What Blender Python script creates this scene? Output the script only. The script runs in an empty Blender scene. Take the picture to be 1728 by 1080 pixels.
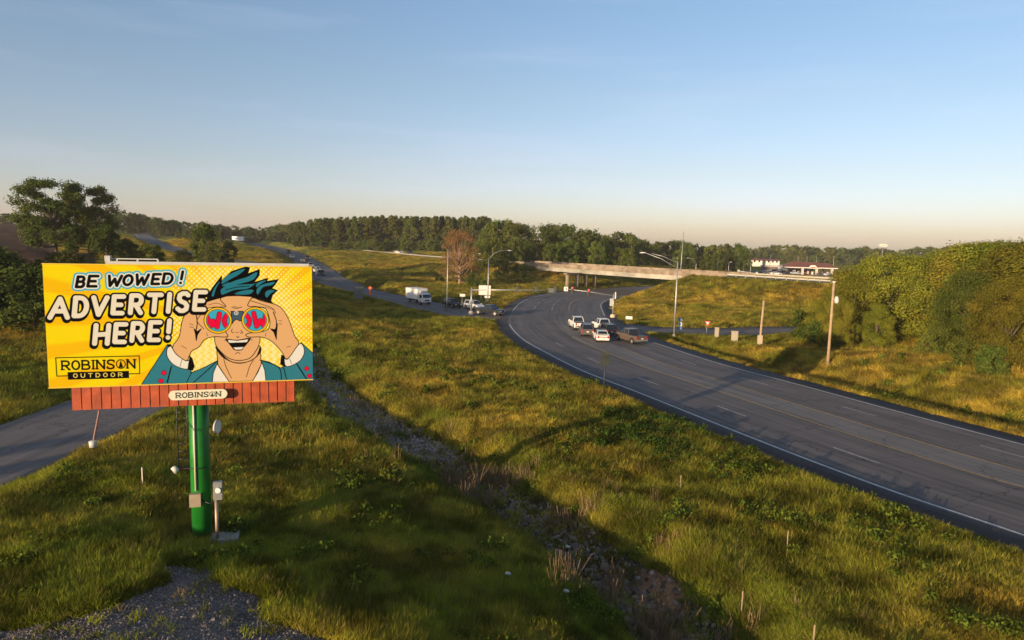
import bpy, bmesh, math, random
import numpy as np
from mathutils import Vector, Matrix
R = math.radians
rng = np.random.default_rng(7); rnd = random.Random(11)
SC = bpy.context.scene; COL = SC.collection
# ---------------------------------------------------------------- camera
CAMZ, FPX, PITCH, ROLL = 13.2, 1152.0, R(6.54), R(1.4)
_r0 = np.array((1.,0,0)); _u0 = np.array((0, math.sin(PITCH), math.cos(PITCH)))
CF = np.array((0, math.cos(PITCH), -math.sin(PITCH)))
CR = math.cos(ROLL)*_r0+math.sin(ROLL)*_u0; CU = math.cos(ROLL)*_u0-math.sin(ROLL)*_r0
cam_d = bpy.data.cameras.new('camera'); cam = bpy.data.objects.new('camera', cam_d); COL.objects.link(cam)
cam_d.sensor_width = 36; cam_d.lens = 36*FPX/1728; cam_d.clip_start = .3; cam_d.clip_end = 9000
cam.matrix_world = Matrix([[CR[i], CU[i], -CF[i], (0,0,CAMZ)[i]] for i in range(3)]+[[0,0,0,1]])
SC.camera = cam
SC.render.resolution_x, SC.render.resolution_y = 1024, 640
# ---------------------------------------------------------------- sun, sky, exposure
SUN_AZ, SUN_EL = R(220), R(7.0)
SUN_STR, SKY_STR, EXPO = 5.0, .15, 0.75
w = bpy.data.worlds.new('World'); SC.world = w; w.use_nodes = True
nt = w.node_tree; nt.nodes.clear()
wo = nt.nodes.new('ShaderNodeOutputWorld'); bg = nt.nodes.new('ShaderNodeBackground'); sky = nt.nodes.new('ShaderNodeTexSky')
sky.sky_type = 'NISHITA'; sky.sun_disc = False; sky.sun_elevation = SUN_EL; sky.sun_rotation = SUN_AZ
sky.altitude = 200; sky.air_density = 1.0; sky.dust_density = 1.0; sky.ozone_density = 1.3
bg.inputs['Strength'].default_value = SKY_STR
# thin cirrus streaks laid over the sky
tc = nt.nodes.new('ShaderNodeTexCoord'); mp = nt.nodes.new('ShaderNodeMapping'); mp.inputs['Scale'].default_value = (1.0, 1.6, 9); mp.inputs['Rotation'].default_value = (.12,.18,.3)
nz = nt.nodes.new('ShaderNodeTexNoise'); nz.inputs['Scale'].default_value = 2.2; nz.inputs['Detail'].default_value = 6; nz.inputs['Roughness'].default_value = .55
rp = nt.nodes.new('ShaderNodeValToRGB'); rp.color_ramp.elements[0].position = .50; rp.color_ramp.elements[1].position = .85
rp.color_ramp.elements[1].color = (.16,.16,.16,1)
mx = nt.nodes.new('ShaderNodeMixRGB'); mx.inputs['Color2'].default_value = (5.2,5.0,5.2,1)
L = nt.links.new
L(tc.outputs['Generated'], mp.inputs['Vector']); L(mp.outputs[0], nz.inputs['Vector']); L(nz.outputs['Fac'], rp.inputs[0])
L(rp.outputs[0], mx.inputs['Fac']); L(sky.outputs[0], mx.inputs['Color1']); hr = nt.nodes.new('ShaderNodeValToRGB'); sx_ = nt.nodes.new('ShaderNodeSeparateXYZ'); L(tc.outputs['Generated'], sx_.inputs[0]); L(sx_.outputs[2], hr.inputs[0])
for i_, (p_, c_) in enumerate(((0,(.57,.60,1.0)),(.035,(.55,.57,.93)),(.10,(.53,.515,.69)),(.20,(.53,.53,.63)),(.42,(.52,.59,.695)),(.60,(.56,.60,.70)),(1.0,(.70,.60,.56)))):   # air colour from the horizon up
    e_ = hr.color_ramp.elements[i_] if i_ < 2 else hr.color_ramp.elements.new(p_)
    e_.position = p_; e_.color = (*[v_ for v_ in c_], 1)
sk2 = nt.nodes.new('ShaderNodeVectorMath'); sk2.operation = 'MULTIPLY'; L(mx.outputs[0], sk2.inputs[0]); L(hr.outputs[0], sk2.inputs[1])
sk3 = nt.nodes.new('ShaderNodeVectorMath'); sk3.operation = 'SCALE'; sk3.inputs['Scale'].default_value = 1.43; L(sk2.outputs[0], sk3.inputs[0]); L(sk3.outputs[0], bg.inputs['Color']); L(bg.outputs[0], wo.inputs[0])
sd = bpy.data.lights.new('sun', 'SUN'); so = bpy.data.objects.new('sun', sd); COL.objects.link(so)
sd.energy = SUN_STR; sd.angle = R(.5); sd.color = (1.0, .76, .47)
S = Vector((math.sin(SUN_AZ)*math.cos(SUN_EL), math.cos(SUN_AZ)*math.cos(SUN_EL), math.sin(SUN_EL)))
so.rotation_euler = S.to_track_quat('Z', 'Y').to_euler()
SC.view_settings.view_transform = 'Standard'; SC.view_settings.look = 'None'
SC.view_settings.exposure = EXPO; SC.view_settings.gamma = 1
SC.render.engine = 'CYCLES'; SC.cycles.max_bounces = 6; SC.cycles.transparent_max_bounces = 4

# pixel of the photograph -> world point at ground height z, or at depth y
def ray(px, py): return CF*FPX+CR*(px-864)-CU*(py-540)
def G(px, py, z=0.0):
    d = ray(px, py); t = (z-CAMZ)/d[2]; return (d[0]*t, d[1]*t, z)
def D(px, py, y):
    d = ray(px, py); t = y/d[1]; return (d[0]*t, y, CAMZ+d[2]*t)
def XY(px, py, z=0.0): return G(px, py, z)[:2]
# ---------------------------------------------------------------- small tools
def link(o, parent=None):
    COL.objects.link(o)
    if parent: o.parent = parent
    return o
def tag(o, label=None, cat=None, group=None, kind=None):
    for k, v in (('label', label), ('category', cat), ('group', group), ('kind', kind)):
        if v: o[k] = v
    return o
def empty(name, loc=(0,0,0), rz=0.0, label=None, cat=None, group=None):
    o = bpy.data.objects.new(name, None); link(o); o.location = loc; o.rotation_euler = (0,0,rz); o.empty_display_size = .2
    return tag(o, label, cat, group)
def kids(o): return [c for c in bpy.data.objects if c.parent == o]
def copy_tree(o, parent=None):
    c = o.copy(); link(c, parent)
    for ch in kids(o): copy_tree(ch, c)
    return c
def npmesh(name, V, F, mat, parent=None, attrs=None, smooth=False, cdom='POINT'):
    V = np.asarray(V, dtype=np.float32); F = np.asarray(F, dtype=np.int32)
    me = bpy.data.meshes.new(name); n = F.shape[1]
    me.vertices.add(len(V)); me.vertices.foreach_set('co', V.ravel())
    me.loops.add(F.size); me.loops.foreach_set('vertex_index', F.ravel())
    me.polygons.add(len(F)); me.polygons.foreach_set('loop_start', np.arange(0, F.size, n, dtype=np.int32))
    me.update(calc_edges=True)
    if smooth: me.polygons.foreach_set('use_smooth', np.ones(len(F), bool))
    for k, A in (attrs or {}).items():
        A = np.asarray(A, dtype=np.float32)
        if A.ndim == 1: me.attributes.new(k, 'FLOAT', cdom).data.foreach_set('value', A)
        else:
            A4 = np.c_[A, np.ones(len(A))].astype(np.float32) if A.shape[1] == 3 else A
            me.attributes.new(k, 'FLOAT_COLOR', cdom).data.foreach_set('color', A4.ravel())
    me.materials.append(mat)
    return link(bpy.data.objects.new(name, me), parent)

class MB:
    def __init__(s): s.v = []; s.f = []; s.sm = []
    def face(s, pts, sm=False):
        i = len(s.v); s.v += [tuple(p) for p in pts]; s.f.append(tuple(range(i, i+len(pts)))); s.sm.append(sm); return s
    def box(s, x0, x1, y0, y1, z0, z1, M=None):
        p = [(x,y,z) for x in (x0,x1) for y in (y0,y1) for z in (z0,z1)]
        if M is not None: p = [tuple(M @ Vector(q)) for q in p]
        i = len(s.v); s.v += p
        for q in ((0,1,3,2),(4,6,7,5),(0,4,5,1),(2,3,7,6),(0,2,6,4),(1,5,7,3)): s.f.append(tuple(i+k for k in q)); s.sm.append(False)
        return s
    def tube(s, pts, r, n=8, cap=True):
        pts = [Vector(p) for p in pts]; rs = r if isinstance(r, (list, tuple)) else [r]*len(pts)
        base = len(s.v); up = None
        for k, p in enumerate(pts):
            d = (pts[min(k+1, len(pts)-1)]-pts[max(k-1, 0)]).normalized()
            if up is None: up = Vector((0,0,1)) if abs(d.z) < .9 else Vector((1,0,0))
            a = d.cross(up).normalized(); b = d.cross(a).normalized(); up = -b if b.dot(up) < 0 else b
            for j in range(n):
                t = 2*math.pi*j/n; s.v.append(tuple(p+a*math.cos(t)*rs[k]+b*math.sin(t)*rs[k]))
        for k in range(len(pts)-1):
            for j in range(n):
                q = base+k*n; s.f.append((q+j, q+(j+1) % n, q+n+(j+1) % n, q+n+j)); s.sm.append(True)
        if cap:
            s.f.append(tuple(base+j for j in range(n))[::-1]); s.f.append(tuple(base+(len(pts)-1)*n+j for j in range(n))); s.sm += [False]*2
        return s
    def loft(s, secs, cap=True, sm=False):
        base = len(s.v); n = len(secs[0])
        for q in secs: s.v += [tuple(p) for p in q]
        for k in range(len(secs)-1):
            for j in range(n):
                q = base+k*n; s.f.append((q+j, q+(j+1) % n, q+n+(j+1) % n, q+n+j)); s.sm.append(sm)
        if cap:
            s.f.append(tuple(base+j for j in range(n))[::-1]); s.f.append(tuple(base+(len(secs)-1)*n+j for j in range(n))); s.sm += [False]*2
        return s
    def prism(s, poly, y0, y1, axis='y'):
        a = [((x, y0, z) if axis == 'y' else (y0, x, z) if axis == 'x' else (x, z, y0)) for x, z in poly]
        b = [((x, y1, z) if axis == 'y' else (y1, x, z) if axis == 'x' else (x, z, y1)) for x, z in poly]
        return s.loft([a, b])
    def build(s, name, mat, parent=None, fix=True):
        me = bpy.data.meshes.new(name); me.from_pydata(s.v, [], s.f); me.materials.append(mat)
        for p, k in zip(me.polygons, s.sm): p.use_smooth = k
        if fix:
            bm = bmesh.new(); bm.from_mesh(me); bmesh.ops.recalc_face_normals(bm, faces=bm.faces); bm.to_mesh(me); bm.free()
        return link(bpy.data.objects.new(name, me), parent)

# value noise
_ht = np.random.default_rng(3).random(65536)
def vn(x, y, s=1.0, k=0):
    x = np.asarray(x)/s+1000.37*k+5e3; y = np.asarray(y)/s+77.7*k+5e3
    xi = np.floor(x).astype(np.int64); yi = np.floor(y).astype(np.int64); fx = x-xi; fy = y-yi
    fx = fx*fx*(3-2*fx); fy = fy*fy*(3-2*fy)
    h = lambda a, b: _ht[((a*374761393+b*668265263) ^ (a*31+b*1013)) & 65535]
    return (h(xi,yi)*(1-fx)+h(xi+1,yi)*fx)*(1-fy)+(h(xi,yi+1)*(1-fx)+h(xi+1,yi+1)*fx)*fy
def fbm(x, y, s, o=4, k=0):
    t = 0; a = .5; n = 0
    for i in range(o): t = t+a*vn(x, y, s/2**i, k+i); n += a; a *= .55
    return t/n
def sstep(a, b, x): t = np.clip((x-a)/(b-a), 0, 1); return t*t*(3-2*t)
def resample(P, step):
    P = np.array(smooth2([tuple(p) for p in P], False, 12)) if len(P) > 2 else np.array(P, float)
    d = np.r_[0, np.cumsum(np.linalg.norm(np.diff(P[:, :2], axis=0), axis=1))]
    n = max(2, int(d[-1]/step)+1); t = np.linspace(0, d[-1], n)
    return np.stack([np.interp(t, d, P[:, i]) for i in range(P.shape[1])], 1), t
def pdist(X, Y, P):
    """distance to polyline P (n,>=3), side-signed distance, z, arclength"""
    X = np.asarray(X, float); Y = np.asarray(Y, float)
    best = np.full(X.shape, 1e18); zz = np.zeros(X.shape); ss = np.zeros(X.shape); sg = np.zeros(X.shape); acc = 0
    for a, b in zip(P[:-1], P[1:]):
        dx, dy = b[0]-a[0], b[1]-a[1]; Ls = dx*dx+dy*dy; Ln = math.sqrt(Ls)
        t = np.clip(((X-a[0])*dx+(Y-a[1])*dy)/Ls, 0, 1)
        ex = X-a[0]-t*dx; ey = Y-a[1]-t*dy; d = ex*ex+ey*ey; m = d < best
        best = np.where(m, d, best); zz = np.where(m, a[2]+(b[2]-a[2])*t, zz); ss = np.where(m, acc+t*Ln, ss); sg = np.where(m, np.sign(ex*dy-ey*dx), sg); acc += Ln
    return np.sqrt(best), sg, zz, ss
def inpoly(X, Y, P):
    ins = np.zeros(np.shape(X), bool)
    for (ax, ay), (bx, by) in zip(P, P[1:]+P[:1]):
        if ay == by: continue
        ins ^= ((ay > Y) != (by > Y)) & (X < (bx-ax)*(Y-ay)/(by-ay)+ax)
    return ins
def polyd(X, Y, P):   # negative inside
    d = pdist(X, Y, np.array([(x, y, 0) for x, y in P+P[:1]]))[0]
    return np.where(inpoly(X, Y, P), -d, d)

# ---------------------------------------------------------------- materials
MATS = {}
def mat(name, col, rough=.8, metal=0.0, var=.0, scale=3.0, bump=0.0, spec=.5, bscale=None, attr=None):
    if name in MATS: return MATS[name]
    m = bpy.data.materials.new(name); m.use_nodes = True; t = m.node_tree; b = t.nodes['Principled BSDF']
    b.inputs['Roughness'].default_value = rough; b.inputs['Metallic'].default_value = metal; b.inputs['Specular IOR Level'].default_value = spec
    g = t.nodes.new('ShaderNodeNewGeometry' if attr == 'world' else 'ShaderNodeTexCoord')
    vec = g.outputs['Position'] if attr == 'world' else g.outputs['Object']
    n = t.nodes.new('ShaderNodeTexNoise'); n.inputs['Scale'].default_value = scale; n.inputs['Detail'].default_value = 5
    t.links.new(vec, n.inputs['Vector'])
    h = t.nodes.new('ShaderNodeHueSaturation'); h.inputs['Color'].default_value = (*col, 1)
    mr = t.nodes.new('ShaderNodeMapRange'); mr.inputs['From Min'].default_value = .3; mr.inputs['From Max'].default_value = .7
    mr.inputs['To Min'].default_value = 1-var; mr.inputs['To Max'].default_value = 1+var
    t.links.new(n.outputs['Fac'], mr.inputs[0]); t.links.new(mr.outputs[0], h.inputs['Value']); t.links.new(h.outputs[0], b.inputs['Base Color'])
    if bump:
        bn = t.nodes.new('ShaderNodeBump'); bn.inputs['Strength'].default_value = bump; bn.inputs['Distance'].default_value = .03
        n2 = t.nodes.new('ShaderNodeTexNoise'); n2.inputs['Scale'].default_value = bscale or scale*6; n2.inputs['Detail'].default_value = 4
        t.links.new(vec, n2.inputs['Vector']); t.links.new(n2.outputs['Fac'], bn.inputs['Height']); t.links.new(bn.outputs[0], b.inputs['Normal'])
    MATS[name] = m; return m
def leafmat(name, c0, c1, trans=.3, inst=False):
    m = bpy.data.materials.new(name); m.use_nodes = True; t = m.node_tree; t.nodes.clear(); N = t.nodes.new; K = t.links.new
    o = N('ShaderNodeOutputMaterial'); d = N('ShaderNodeBsdfDiffuse'); tr = N('ShaderNodeBsdfTranslucent'); mxs = N('ShaderNodeMixShader'); mxs.inputs[0].default_value = trans
    a = N('ShaderNodeAttribute'); a.attribute_name = 'lf'
    if inst: a2 = N('ShaderNodeAttribute'); a2.attribute_type = 'INSTANCER'; a2.attribute_name = 'tint'; k2 = a2.outputs['Color']
    r = N('ShaderNodeMixRGB'); r.inputs[1].default_value = (*c0,1); r.inputs[2].default_value = (*c1,1)
    K(a.outputs['Fac'], r.inputs[0]); out = r.outputs[0]
    if inst:
        mu = N('ShaderNodeMixRGB'); mu.blend_type = 'MULTIPLY'; mu.inputs[0].default_value = 1; K(out, mu.inputs[1]); K(k2, mu.inputs[2]); out = mu.outputs[0]
    else:
        oi = N('ShaderNodeObjectInfo'); h = N('ShaderNodeHueSaturation')
        mr = N('ShaderNodeMapRange'); mr.inputs['To Min'].default_value = .72; mr.inputs['To Max'].default_value = 1.3; K(oi.outputs['Random'], mr.inputs[0]); K(mr.outputs[0], h.inputs['Value'])
        m2 = N('ShaderNodeMath'); m2.operation = 'MULTIPLY'; m2.inputs[1].default_value = 7.31; K(oi.outputs['Random'], m2.inputs[0])
        m3 = N('ShaderNodeMath'); m3.operation = 'FRACT'; K(m2.outputs[0], m3.inputs[0])
        mr2 = N('ShaderNodeMapRange'); mr2.inputs['To Min'].default_value = .47; mr2.inputs['To Max'].default_value = .52; K(m3.outputs[0], mr2.inputs[0]); K(mr2.outputs[0], h.inputs['Hue'])
        K(out, h.inputs['Color']); out = h.outputs[0]
    K(out, d.inputs[0]); K(out, tr.inputs[0]); K(d.outputs[0], mxs.inputs[1]); K(tr.outputs[0], mxs.inputs[2]); K(mxs.outputs[0], o.inputs[0])
    MATS[name] = m; return m
def attrmat(name, attr, rough=.9, spec=.3, fine=0.0, fs=8.0, bump=0.0, bs=10.0):
    m = bpy.data.materials.new(name); m.use_nodes = True; t = m.node_tree; b = t.nodes['Principled BSDF']; N = t.nodes.new; K = t.links.new
    b.inputs['Roughness'].default_value = rough; b.inputs['Specular IOR Level'].default_value = spec
    a = N('ShaderNodeAttribute'); a.attribute_name = attr; out = a.outputs['Color']; g = N('ShaderNodeNewGeometry')
    if fine:
        n = N('ShaderNodeTexNoise'); n.inputs['Scale'].default_value = fs; n.inputs['Detail'].default_value = 8; n.inputs['Roughness'].default_value = .7; K(g.outputs['Position'], n.inputs['Vector'])
        mr = N('ShaderNodeMapRange'); mr.inputs['From Min'].default_value = .3; mr.inputs['From Max'].default_value = .7; mr.inputs['To Min'].default_value = 1-fine; mr.inputs['To Max'].default_value = 1+fine
        h = N('ShaderNodeHueSaturation'); K(n.outputs['Fac'], mr.inputs[0]); K(mr.outputs[0], h.inputs['Value']); K(out, h.inputs['Color']); out = h.outputs[0]
    if bump:
        bn = N('ShaderNodeBump'); bn.inputs['Strength'].default_value = bump; bn.inputs['Distance'].default_value = .12
        n2 = N('ShaderNodeTexNoise'); n2.inputs['Scale'].default_value = bs; n2.inputs['Detail'].default_value = 5; K(g.outputs['Position'], n2.inputs['Vector'])
        K(n2.outputs['Fac'], bn.inputs['Height']); K(bn.outputs[0], b.inputs['Normal'])
    K(out, b.inputs['Base Color']); MATS[name] = m; return m
# ---------------------------------------------------------------- printed billboard artwork (painted into a colour attribute)
class Art:
    def __init__(s, w, h, corners=None, bg=(1,1,1)):
        s.w, s.h = w, h
        s.im = np.zeros((h, w, 3)); s.im[:] = bg
        s.Y, s.X = np.mgrid[0:h, 0:w].astype(float)
        if corners:                       # source-space quad TL TR BR BL -> raster
            A = []; b = []
            for (x, y), (u, v) in zip(corners, ((0,0),(w,0),(w,h),(0,h))):
                A.append([x,y,1,0,0,0,-u*x,-u*y]); b.append(u)
                A.append([0,0,0,x,y,1,-v*x,-v*y]); b.append(v)
            s.M = np.append(np.linalg.solve(np.array(A), np.array(b)), 1).reshape(3,3)
        else: s.M = np.eye(3)
        c = corners or ((0,0),(w,0),(w,h),(0,h))
        s.k = w / math.hypot(c[1][0]-c[0][0], c[1][1]-c[0][1])
    def T(s, P):
        P = np.array(P, float).reshape(-1, 2)
        Q = np.c_[P, np.ones(len(P))] @ s.M.T
        return Q[:, :2] / Q[:, 2:]
    def put(s, m, col, sl):
        m = m[..., None]; s.im[sl] = s.im[sl]*(1-m) + np.array(col)*m
    def win(s, P, r):
        x0 = max(0, int(P[:,0].min()-r)-1); x1 = min(s.w, int(P[:,0].max()+r)+3)
        y0 = max(0, int(P[:,1].min()-r)-1); y1 = min(s.h, int(P[:,1].max()+r)+3)
        if x1 <= x0 or y1 <= y0: return None
        return (slice(y0,y1), slice(x0,x1))
    def segd(s, P, sl):
        X = s.X[sl]+.5; Y = s.Y[sl]+.5; d = np.full(X.shape, 1e9)
        for (ax, ay), (bx, by) in zip(P[:-1], P[1:]):
            dx, dy = bx-ax, by-ay; L = dx*dx+dy*dy or 1e-9
            t = np.clip(((X-ax)*dx+(Y-ay)*dy)/L, 0, 1)
            d = np.minimum(d, np.hypot(X-ax-t*dx, Y-ay-t*dy))
        return d
    def line(s, pts, wd, col, curve=False):
        if curve: pts = smooth2(pts)
        P = s.T(pts); r = wd*s.k/2; sl = s.win(P, r)
        if sl: s.put(np.clip(r+.5-s.segd(P, sl), 0, 1), col, sl)
    def poly(s, pts, col, curve=False, edge=0, ecol=(0,0,0)):
        if curve: pts = smooth2(pts, True)
        P = s.T(pts); sl = s.win(P, 2)
        if not sl: return
        X = s.X[sl]; Y = s.Y[sl]; acc = np.zeros(X.shape)
        for ox, oy in ((.25,.25),(.75,.25),(.25,.75),(.75,.75)):
            ins = np.zeros(X.shape, bool)
            for (ax, ay), (bx, by) in zip(P, np.roll(P, -1, 0)):
                if ay == by: continue
                c = ((ay > Y+oy) != (by > Y+oy)) & (X+ox < (bx-ax)*(Y+oy-ay)/(by-ay)+ax)
                ins ^= c
            acc += ins
        s.put(acc/4, col, sl)
        if edge: s.line(list(pts)+[pts[0]], edge, ecol)
    def disc(s, c, r, col):
        P = s.T([c]); R = r*s.k; sl = s.win(P, R)
        if sl: s.put(np.clip(R+.5-np.hypot(s.X[sl]+.5-P[0,0], s.Y[sl]+.5-P[0,1]), 0, 1), col, sl)

def smooth2(pts, closed=False, n=6):
    P = [np.array(p, float) for p in pts]; N = len(P); out = []
    rng_ = range(N) if closed else range(N-1)
    for i in rng_:
        p1, p2 = P[i], P[(i+1) % N]
        p0 = P[i-1] if (closed or i > 0) else p1
        p3 = P[(i+2) % N] if (closed or i+2 < N) else p2
        for k in range(n):
            t = k/n
            out.append(.5*((2*p1)+(-p0+p2)*t+(2*p0-5*p1+4*p2-p3)*t*t+(-p0+3*p1-3*p2+p3)*t**3))
    if not closed: out.append(P[-1])
    return [tuple(q) for q in out]

def arc(cx, cy, rx, ry, a0, a1, n=12):
    return [(cx+rx*math.cos(math.radians(a0+(a1-a0)*i/n)), cy+ry*math.sin(math.radians(a0+(a1-a0)*i/n))) for i in range(n+1)]
# stroke alphabet in a unit box, y down
FONT = {
 'A': [[(0,1),(.5,0),(1,1)],[(.2,.66),(.8,.66)]],
 'B': [[(0,0),(0,1)],[(0,0)]+arc(.55,.24,.35,.24,-90,90)+[(0,.48)],[(0,.48)]+arc(.6,.74,.4,.26,-90,90)+[(0,1)]],
 'D': [[(0,0),(0,1)],[(0,0)]+arc(.4,.5,.6,.5,-90,90)+[(0,1)]],
 'E': [[(1,0),(0,0),(0,1),(1,1)],[(0,.5),(.8,.5)]],
 'H': [[(0,0),(0,1)],[(1,0),(1,1)],[(0,.52),(1,.48)]],
 'I': [[(.5,0),(.5,1)]],
 'N': [[(0,1),(0,0),(1,1),(1,0)]],
 'O': [arc(.5,.5,.5,.5,0,360,20)],
 'R': [[(0,1),(0,0)]+arc(.55,.27,.42,.27,-90,90)+[(0,.54)],[(.45,.54),(1,1)]],
 'S': [[(.95,.1),(.75,0),(.4,0),(.12,.1),(.08,.3),(.25,.44),(.7,.55),(.92,.7),(.88,.9),(.6,1),(.3,1),(.03,.88)]],
 'T': [[(0,0),(1,0)],[(.5,0),(.5,1)]],
 'U': [[(0,0),(0,.65)]+arc(.5,.65,.5,.35,180,0)+[(1,0)]],
 'V': [[(0,0),(.45,1),(1,0)]],
 'W': [[(0,0),(.2,1),(.5,.3),(.75,1),(1,0)]],
 '!': [[(.5,0),(.5,.66)],[(.5,1),(.5,1.001)]],
}
SERIF = {
 'R': [[(-.12,0),(.3,0)],[(-.15,1),(.3,1)],[(.85,1),(1.12,1)]],
 'B': [[(-.12,0),(.3,0)],[(-.12,1),(.3,1)]],
 'I': [[(.1,0),(.9,0)],[(.1,1),(.9,1)]],
 'N': [[(-.15,0),(.2,0)],[(-.18,1),(.18,1)],[(.8,0),(1.2,0)]],
 'S': [[(.95,0),(.95,.25)],[(.05,.75),(.05,1)]],
}
def glyph(ch, x0, x1, y0, y1, shear=0, pad=0, table=None):
    out = []
    a, b, c, d = x0+pad, x1-pad, y0+pad, y1-pad
    for st in (table or FONT).get(ch, []):
        out.append([(a+(b-a)*u+shear*(.5-v)*(d-c), c+(d-c)*v) for u, v in st])
    return out
def words(art, items, passes):
    for wd, col, dx, dy in passes:
        for it in items:
            for st in it: art.line([(x+dx, y+dy) for x, y in st], wd, col)
def robinson(art, x0, x1, yt0, yt1, h, col, wd, bgc):
    ws = {'I': .45}; txt = 'ROBINSON'
    tot = sum(ws.get(c, 1) for c in txt); x = x0
    for i, c in enumerate(txt):
        w = (x1-x0)*ws.get(c, 1)/tot; t = (x-x0)/(x1-x0)
        y = yt0+(yt1-yt0)*t; a, b = x+w*.14, x+w*.86
        if i == 6:
            cx, cy = (a+b)/2, y+h/2
            art.line(arc(cx, cy, w*.44, h*.52, 0, 360, 20), wd*.55, col)
            art.poly([(cx, cy-h*.5),(cx+w*.24, cy+h*.42),(cx-w*.24, cy+h*.42)], col)
        else:
            for st in glyph(c, a, b, y, y+h): art.line(st, wd, col)
            for st in glyph(c, a, b, y, y+h, table=SERIF): art.line(st, wd*.62, col)
        x += w

YEL=(.90,.77,.010); YEL2=(.90,.60,.010); DOT=(1.0,.93,.55); BLK=(.01,.01,.012); SKIN=(.80,.53,.30)
TEAL=(.065,.30,.40); HAIR=(.04,.27,.38); WHT=(.86,.86,.84); CRM=(.83,.81,.73); MAG=(.80,.01,.10); CYA=(.08,.52,.75)
def poster(W, H):
    a = Art(W, H, ((55,83),(1622,103),(1617,762),(68,815)), YEL)
    C = a.T([(1185,440)])[0]; k = a.k
    dx = a.X-C[0]; dy = a.Y-C[1]; ang = np.arctan2(dy, dx); rr = np.hypot(dx, dy)/k
    ray = np.clip(np.sin(ang*34)*1.6+.1, 0, 1)*np.clip((rr-120)/350, 0, .95)
    a.im = a.im*(1-ray[...,None])+np.array(YEL2)*ray[...,None]
    # halftone dots round the head
    X = a.X/k; Y = a.Y/k; p = 22.0
    u = (X+Y)/p/1.414; v = (X-Y)/p/1.414
    fu = (u-np.floor(u)-.5); fv = (v-np.floor(v)-.5)
    fall = np.clip(1.25-np.abs(rr-250)/330, 0, 1)
    m = np.clip((fall*.46-np.hypot(fu, fv))*6, 0, 1)*(dx/k > -400)
    a.im = a.im*(1-m[...,None])+np.array(DOT)*m[...,None]
    def B(pts): return [((230+x/4.5-60)*3.456, (430+y/4.5-420)*3.456) for x, y in pts]
    def bp(pts, col, curve=True, edge=5): a.poly(B(pts), col, curve, edge, BLK)
    def bl(pts, wd=4, col=BLK, curve=True): a.line(B(pts), wd, col, curve)
    # pale patches under the arms, with dots
    for cx, cy in ((510,770),(1020,740)):
        bp([(cx-95,cy+120),(cx-90,cy-20),(cx,cy-110),(cx+90,cy-120),(cx+100,cy+40)], (.95,.86,.38), False, 0)
        for i in range(7):
            for j in range(8):
                a.disc(B([(cx-80+i*28+(j%2)*14, cy-105+j*26)])[0], 8 if cy < 760 and i%2 else 6, (.95,.75,.08) if (i+j)%2 else (.98,.93,.6))
    # jacket
    bp([(30,995),(240,680),(265,690),(412,880),(412,900),(500,865),(615,806),(640,975),(300,985)], TEAL, False)
    bp([(1345,960),(1345,750),(1255,665),(1115,850),(1100,862),(1010,815),(940,798),(900,970)], TEAL, False)
    for i in range(70):
        for j in range(16):
            x = 60+i*19+(j%2)*9; y = 700+j*18
            left = y > 990-(x-30)*1.45 and x < 600 and y > 860; right = x > 950 and y > 845
            if (left or right) and y < 985: a.disc(B([(x, y)])[0], 2.2, (.03,.20,.29))
    # neck, shirt
    bp([(612,690),(620,835),(700,968),(885,962),(950,830),(942,690)], SKIN, False)
    bp([(574,972),(583,900),(614,828),(645,880),(705,970)], WHT, False)
    bp([(878,966),(925,890),(955,818),(975,880),(982,962)], WHT, False)
    bl([(665,790),(680,850),(720,940)]); bl([(890,800),(860,850),(835,930)])
    bl([(615,806),(560,860),(430,975)], 6); bl([(940,800),(1080,855),(1100,950)], 6)
    bl([(265,850),(230,975)], 8); bl([(420,890),(375,980)], 5); bl([(1120,860),(1140,950)], 6); bl([(1220,830),(1290,945)], 8)
    # chin shadow and face
    bp([(606,700),(650,770),(720,812),(790,825),(860,808),(915,770),(944,700),(944,740),(880,800),(790,822),(700,800)], BLK)
    bp([(640,330),(600,400),(598,600),(610,690),(680,770),(745,800),(815,800),(875,775),(932,690),(946,600),(946,400),(900,320),(760,300)], SKIN)
    bl([(735,395),(770,402),(812,392)]); bl([(745,385),(790,402)],3)
    bl([(735,560),(728,580),(745,590)]); bl([(800,570),(812,590),(795,592)]); bl([(758,585),(770,590),(785,583)],3)
    bl([(766,617),(775,628),(784,617)],4)
    bp([(688,640),(770,647),(866,632),(848,668),(815,705),(800,722),(752,722),(730,700),(705,668)], BLK)
    bp([(700,645),(770,652),(855,640),(842,662),(708,667)], WHT, False, 0)
    bp([(740,703),(820,700),(800,718),(755,719)], WHT, False, 0)
    bl([(755,752),(772,742),(790,750)]); bl([(675,650),(695,625)],3); bl([(868,620),(885,650)],3)
    # hands and cuffs
    bp([(278,700),(330,620),(355,505),(388,445),(470,420),(560,420),(690,592),(684,622),(600,620),(525,642),(478,700),(425,730),(400,775),(378,806),(310,760)], SKIN)
    bp([(538,388),(555,345),(640,322),(655,345),(680,372),(686,392),(610,392),(545,402)], SKIN)
    bl([(560,378),(620,362),(680,385)],3)
    bp([(445,560),(455,600),(460,650),(470,605),(500,560),(470,580)], BLK, False)
    bl([(465,450),(470,520),(460,570)],6); bl([(412,520),(440,530)],3); bl([(412,545),(440,550)],3); bl([(345,690),(385,712)],3); bl([(540,590),(545,615)],3); bl([(500,450),(470,500),(520,560)],4)
    bp([(850,596),(856,622),(950,622),(1015,645),(1068,690),(1112,745),(1148,790),(1235,680),(1205,610),(1165,490),(1115,405),(1062,372),(960,345),(895,322),(862,362),(862,386),(930,390),(1000,420),(1010,560)], SKIN)
    bl([(880,345),(960,370),(1040,400),(1065,440)],4); bl([(905,388),(990,395),(1055,415)],3)
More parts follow.
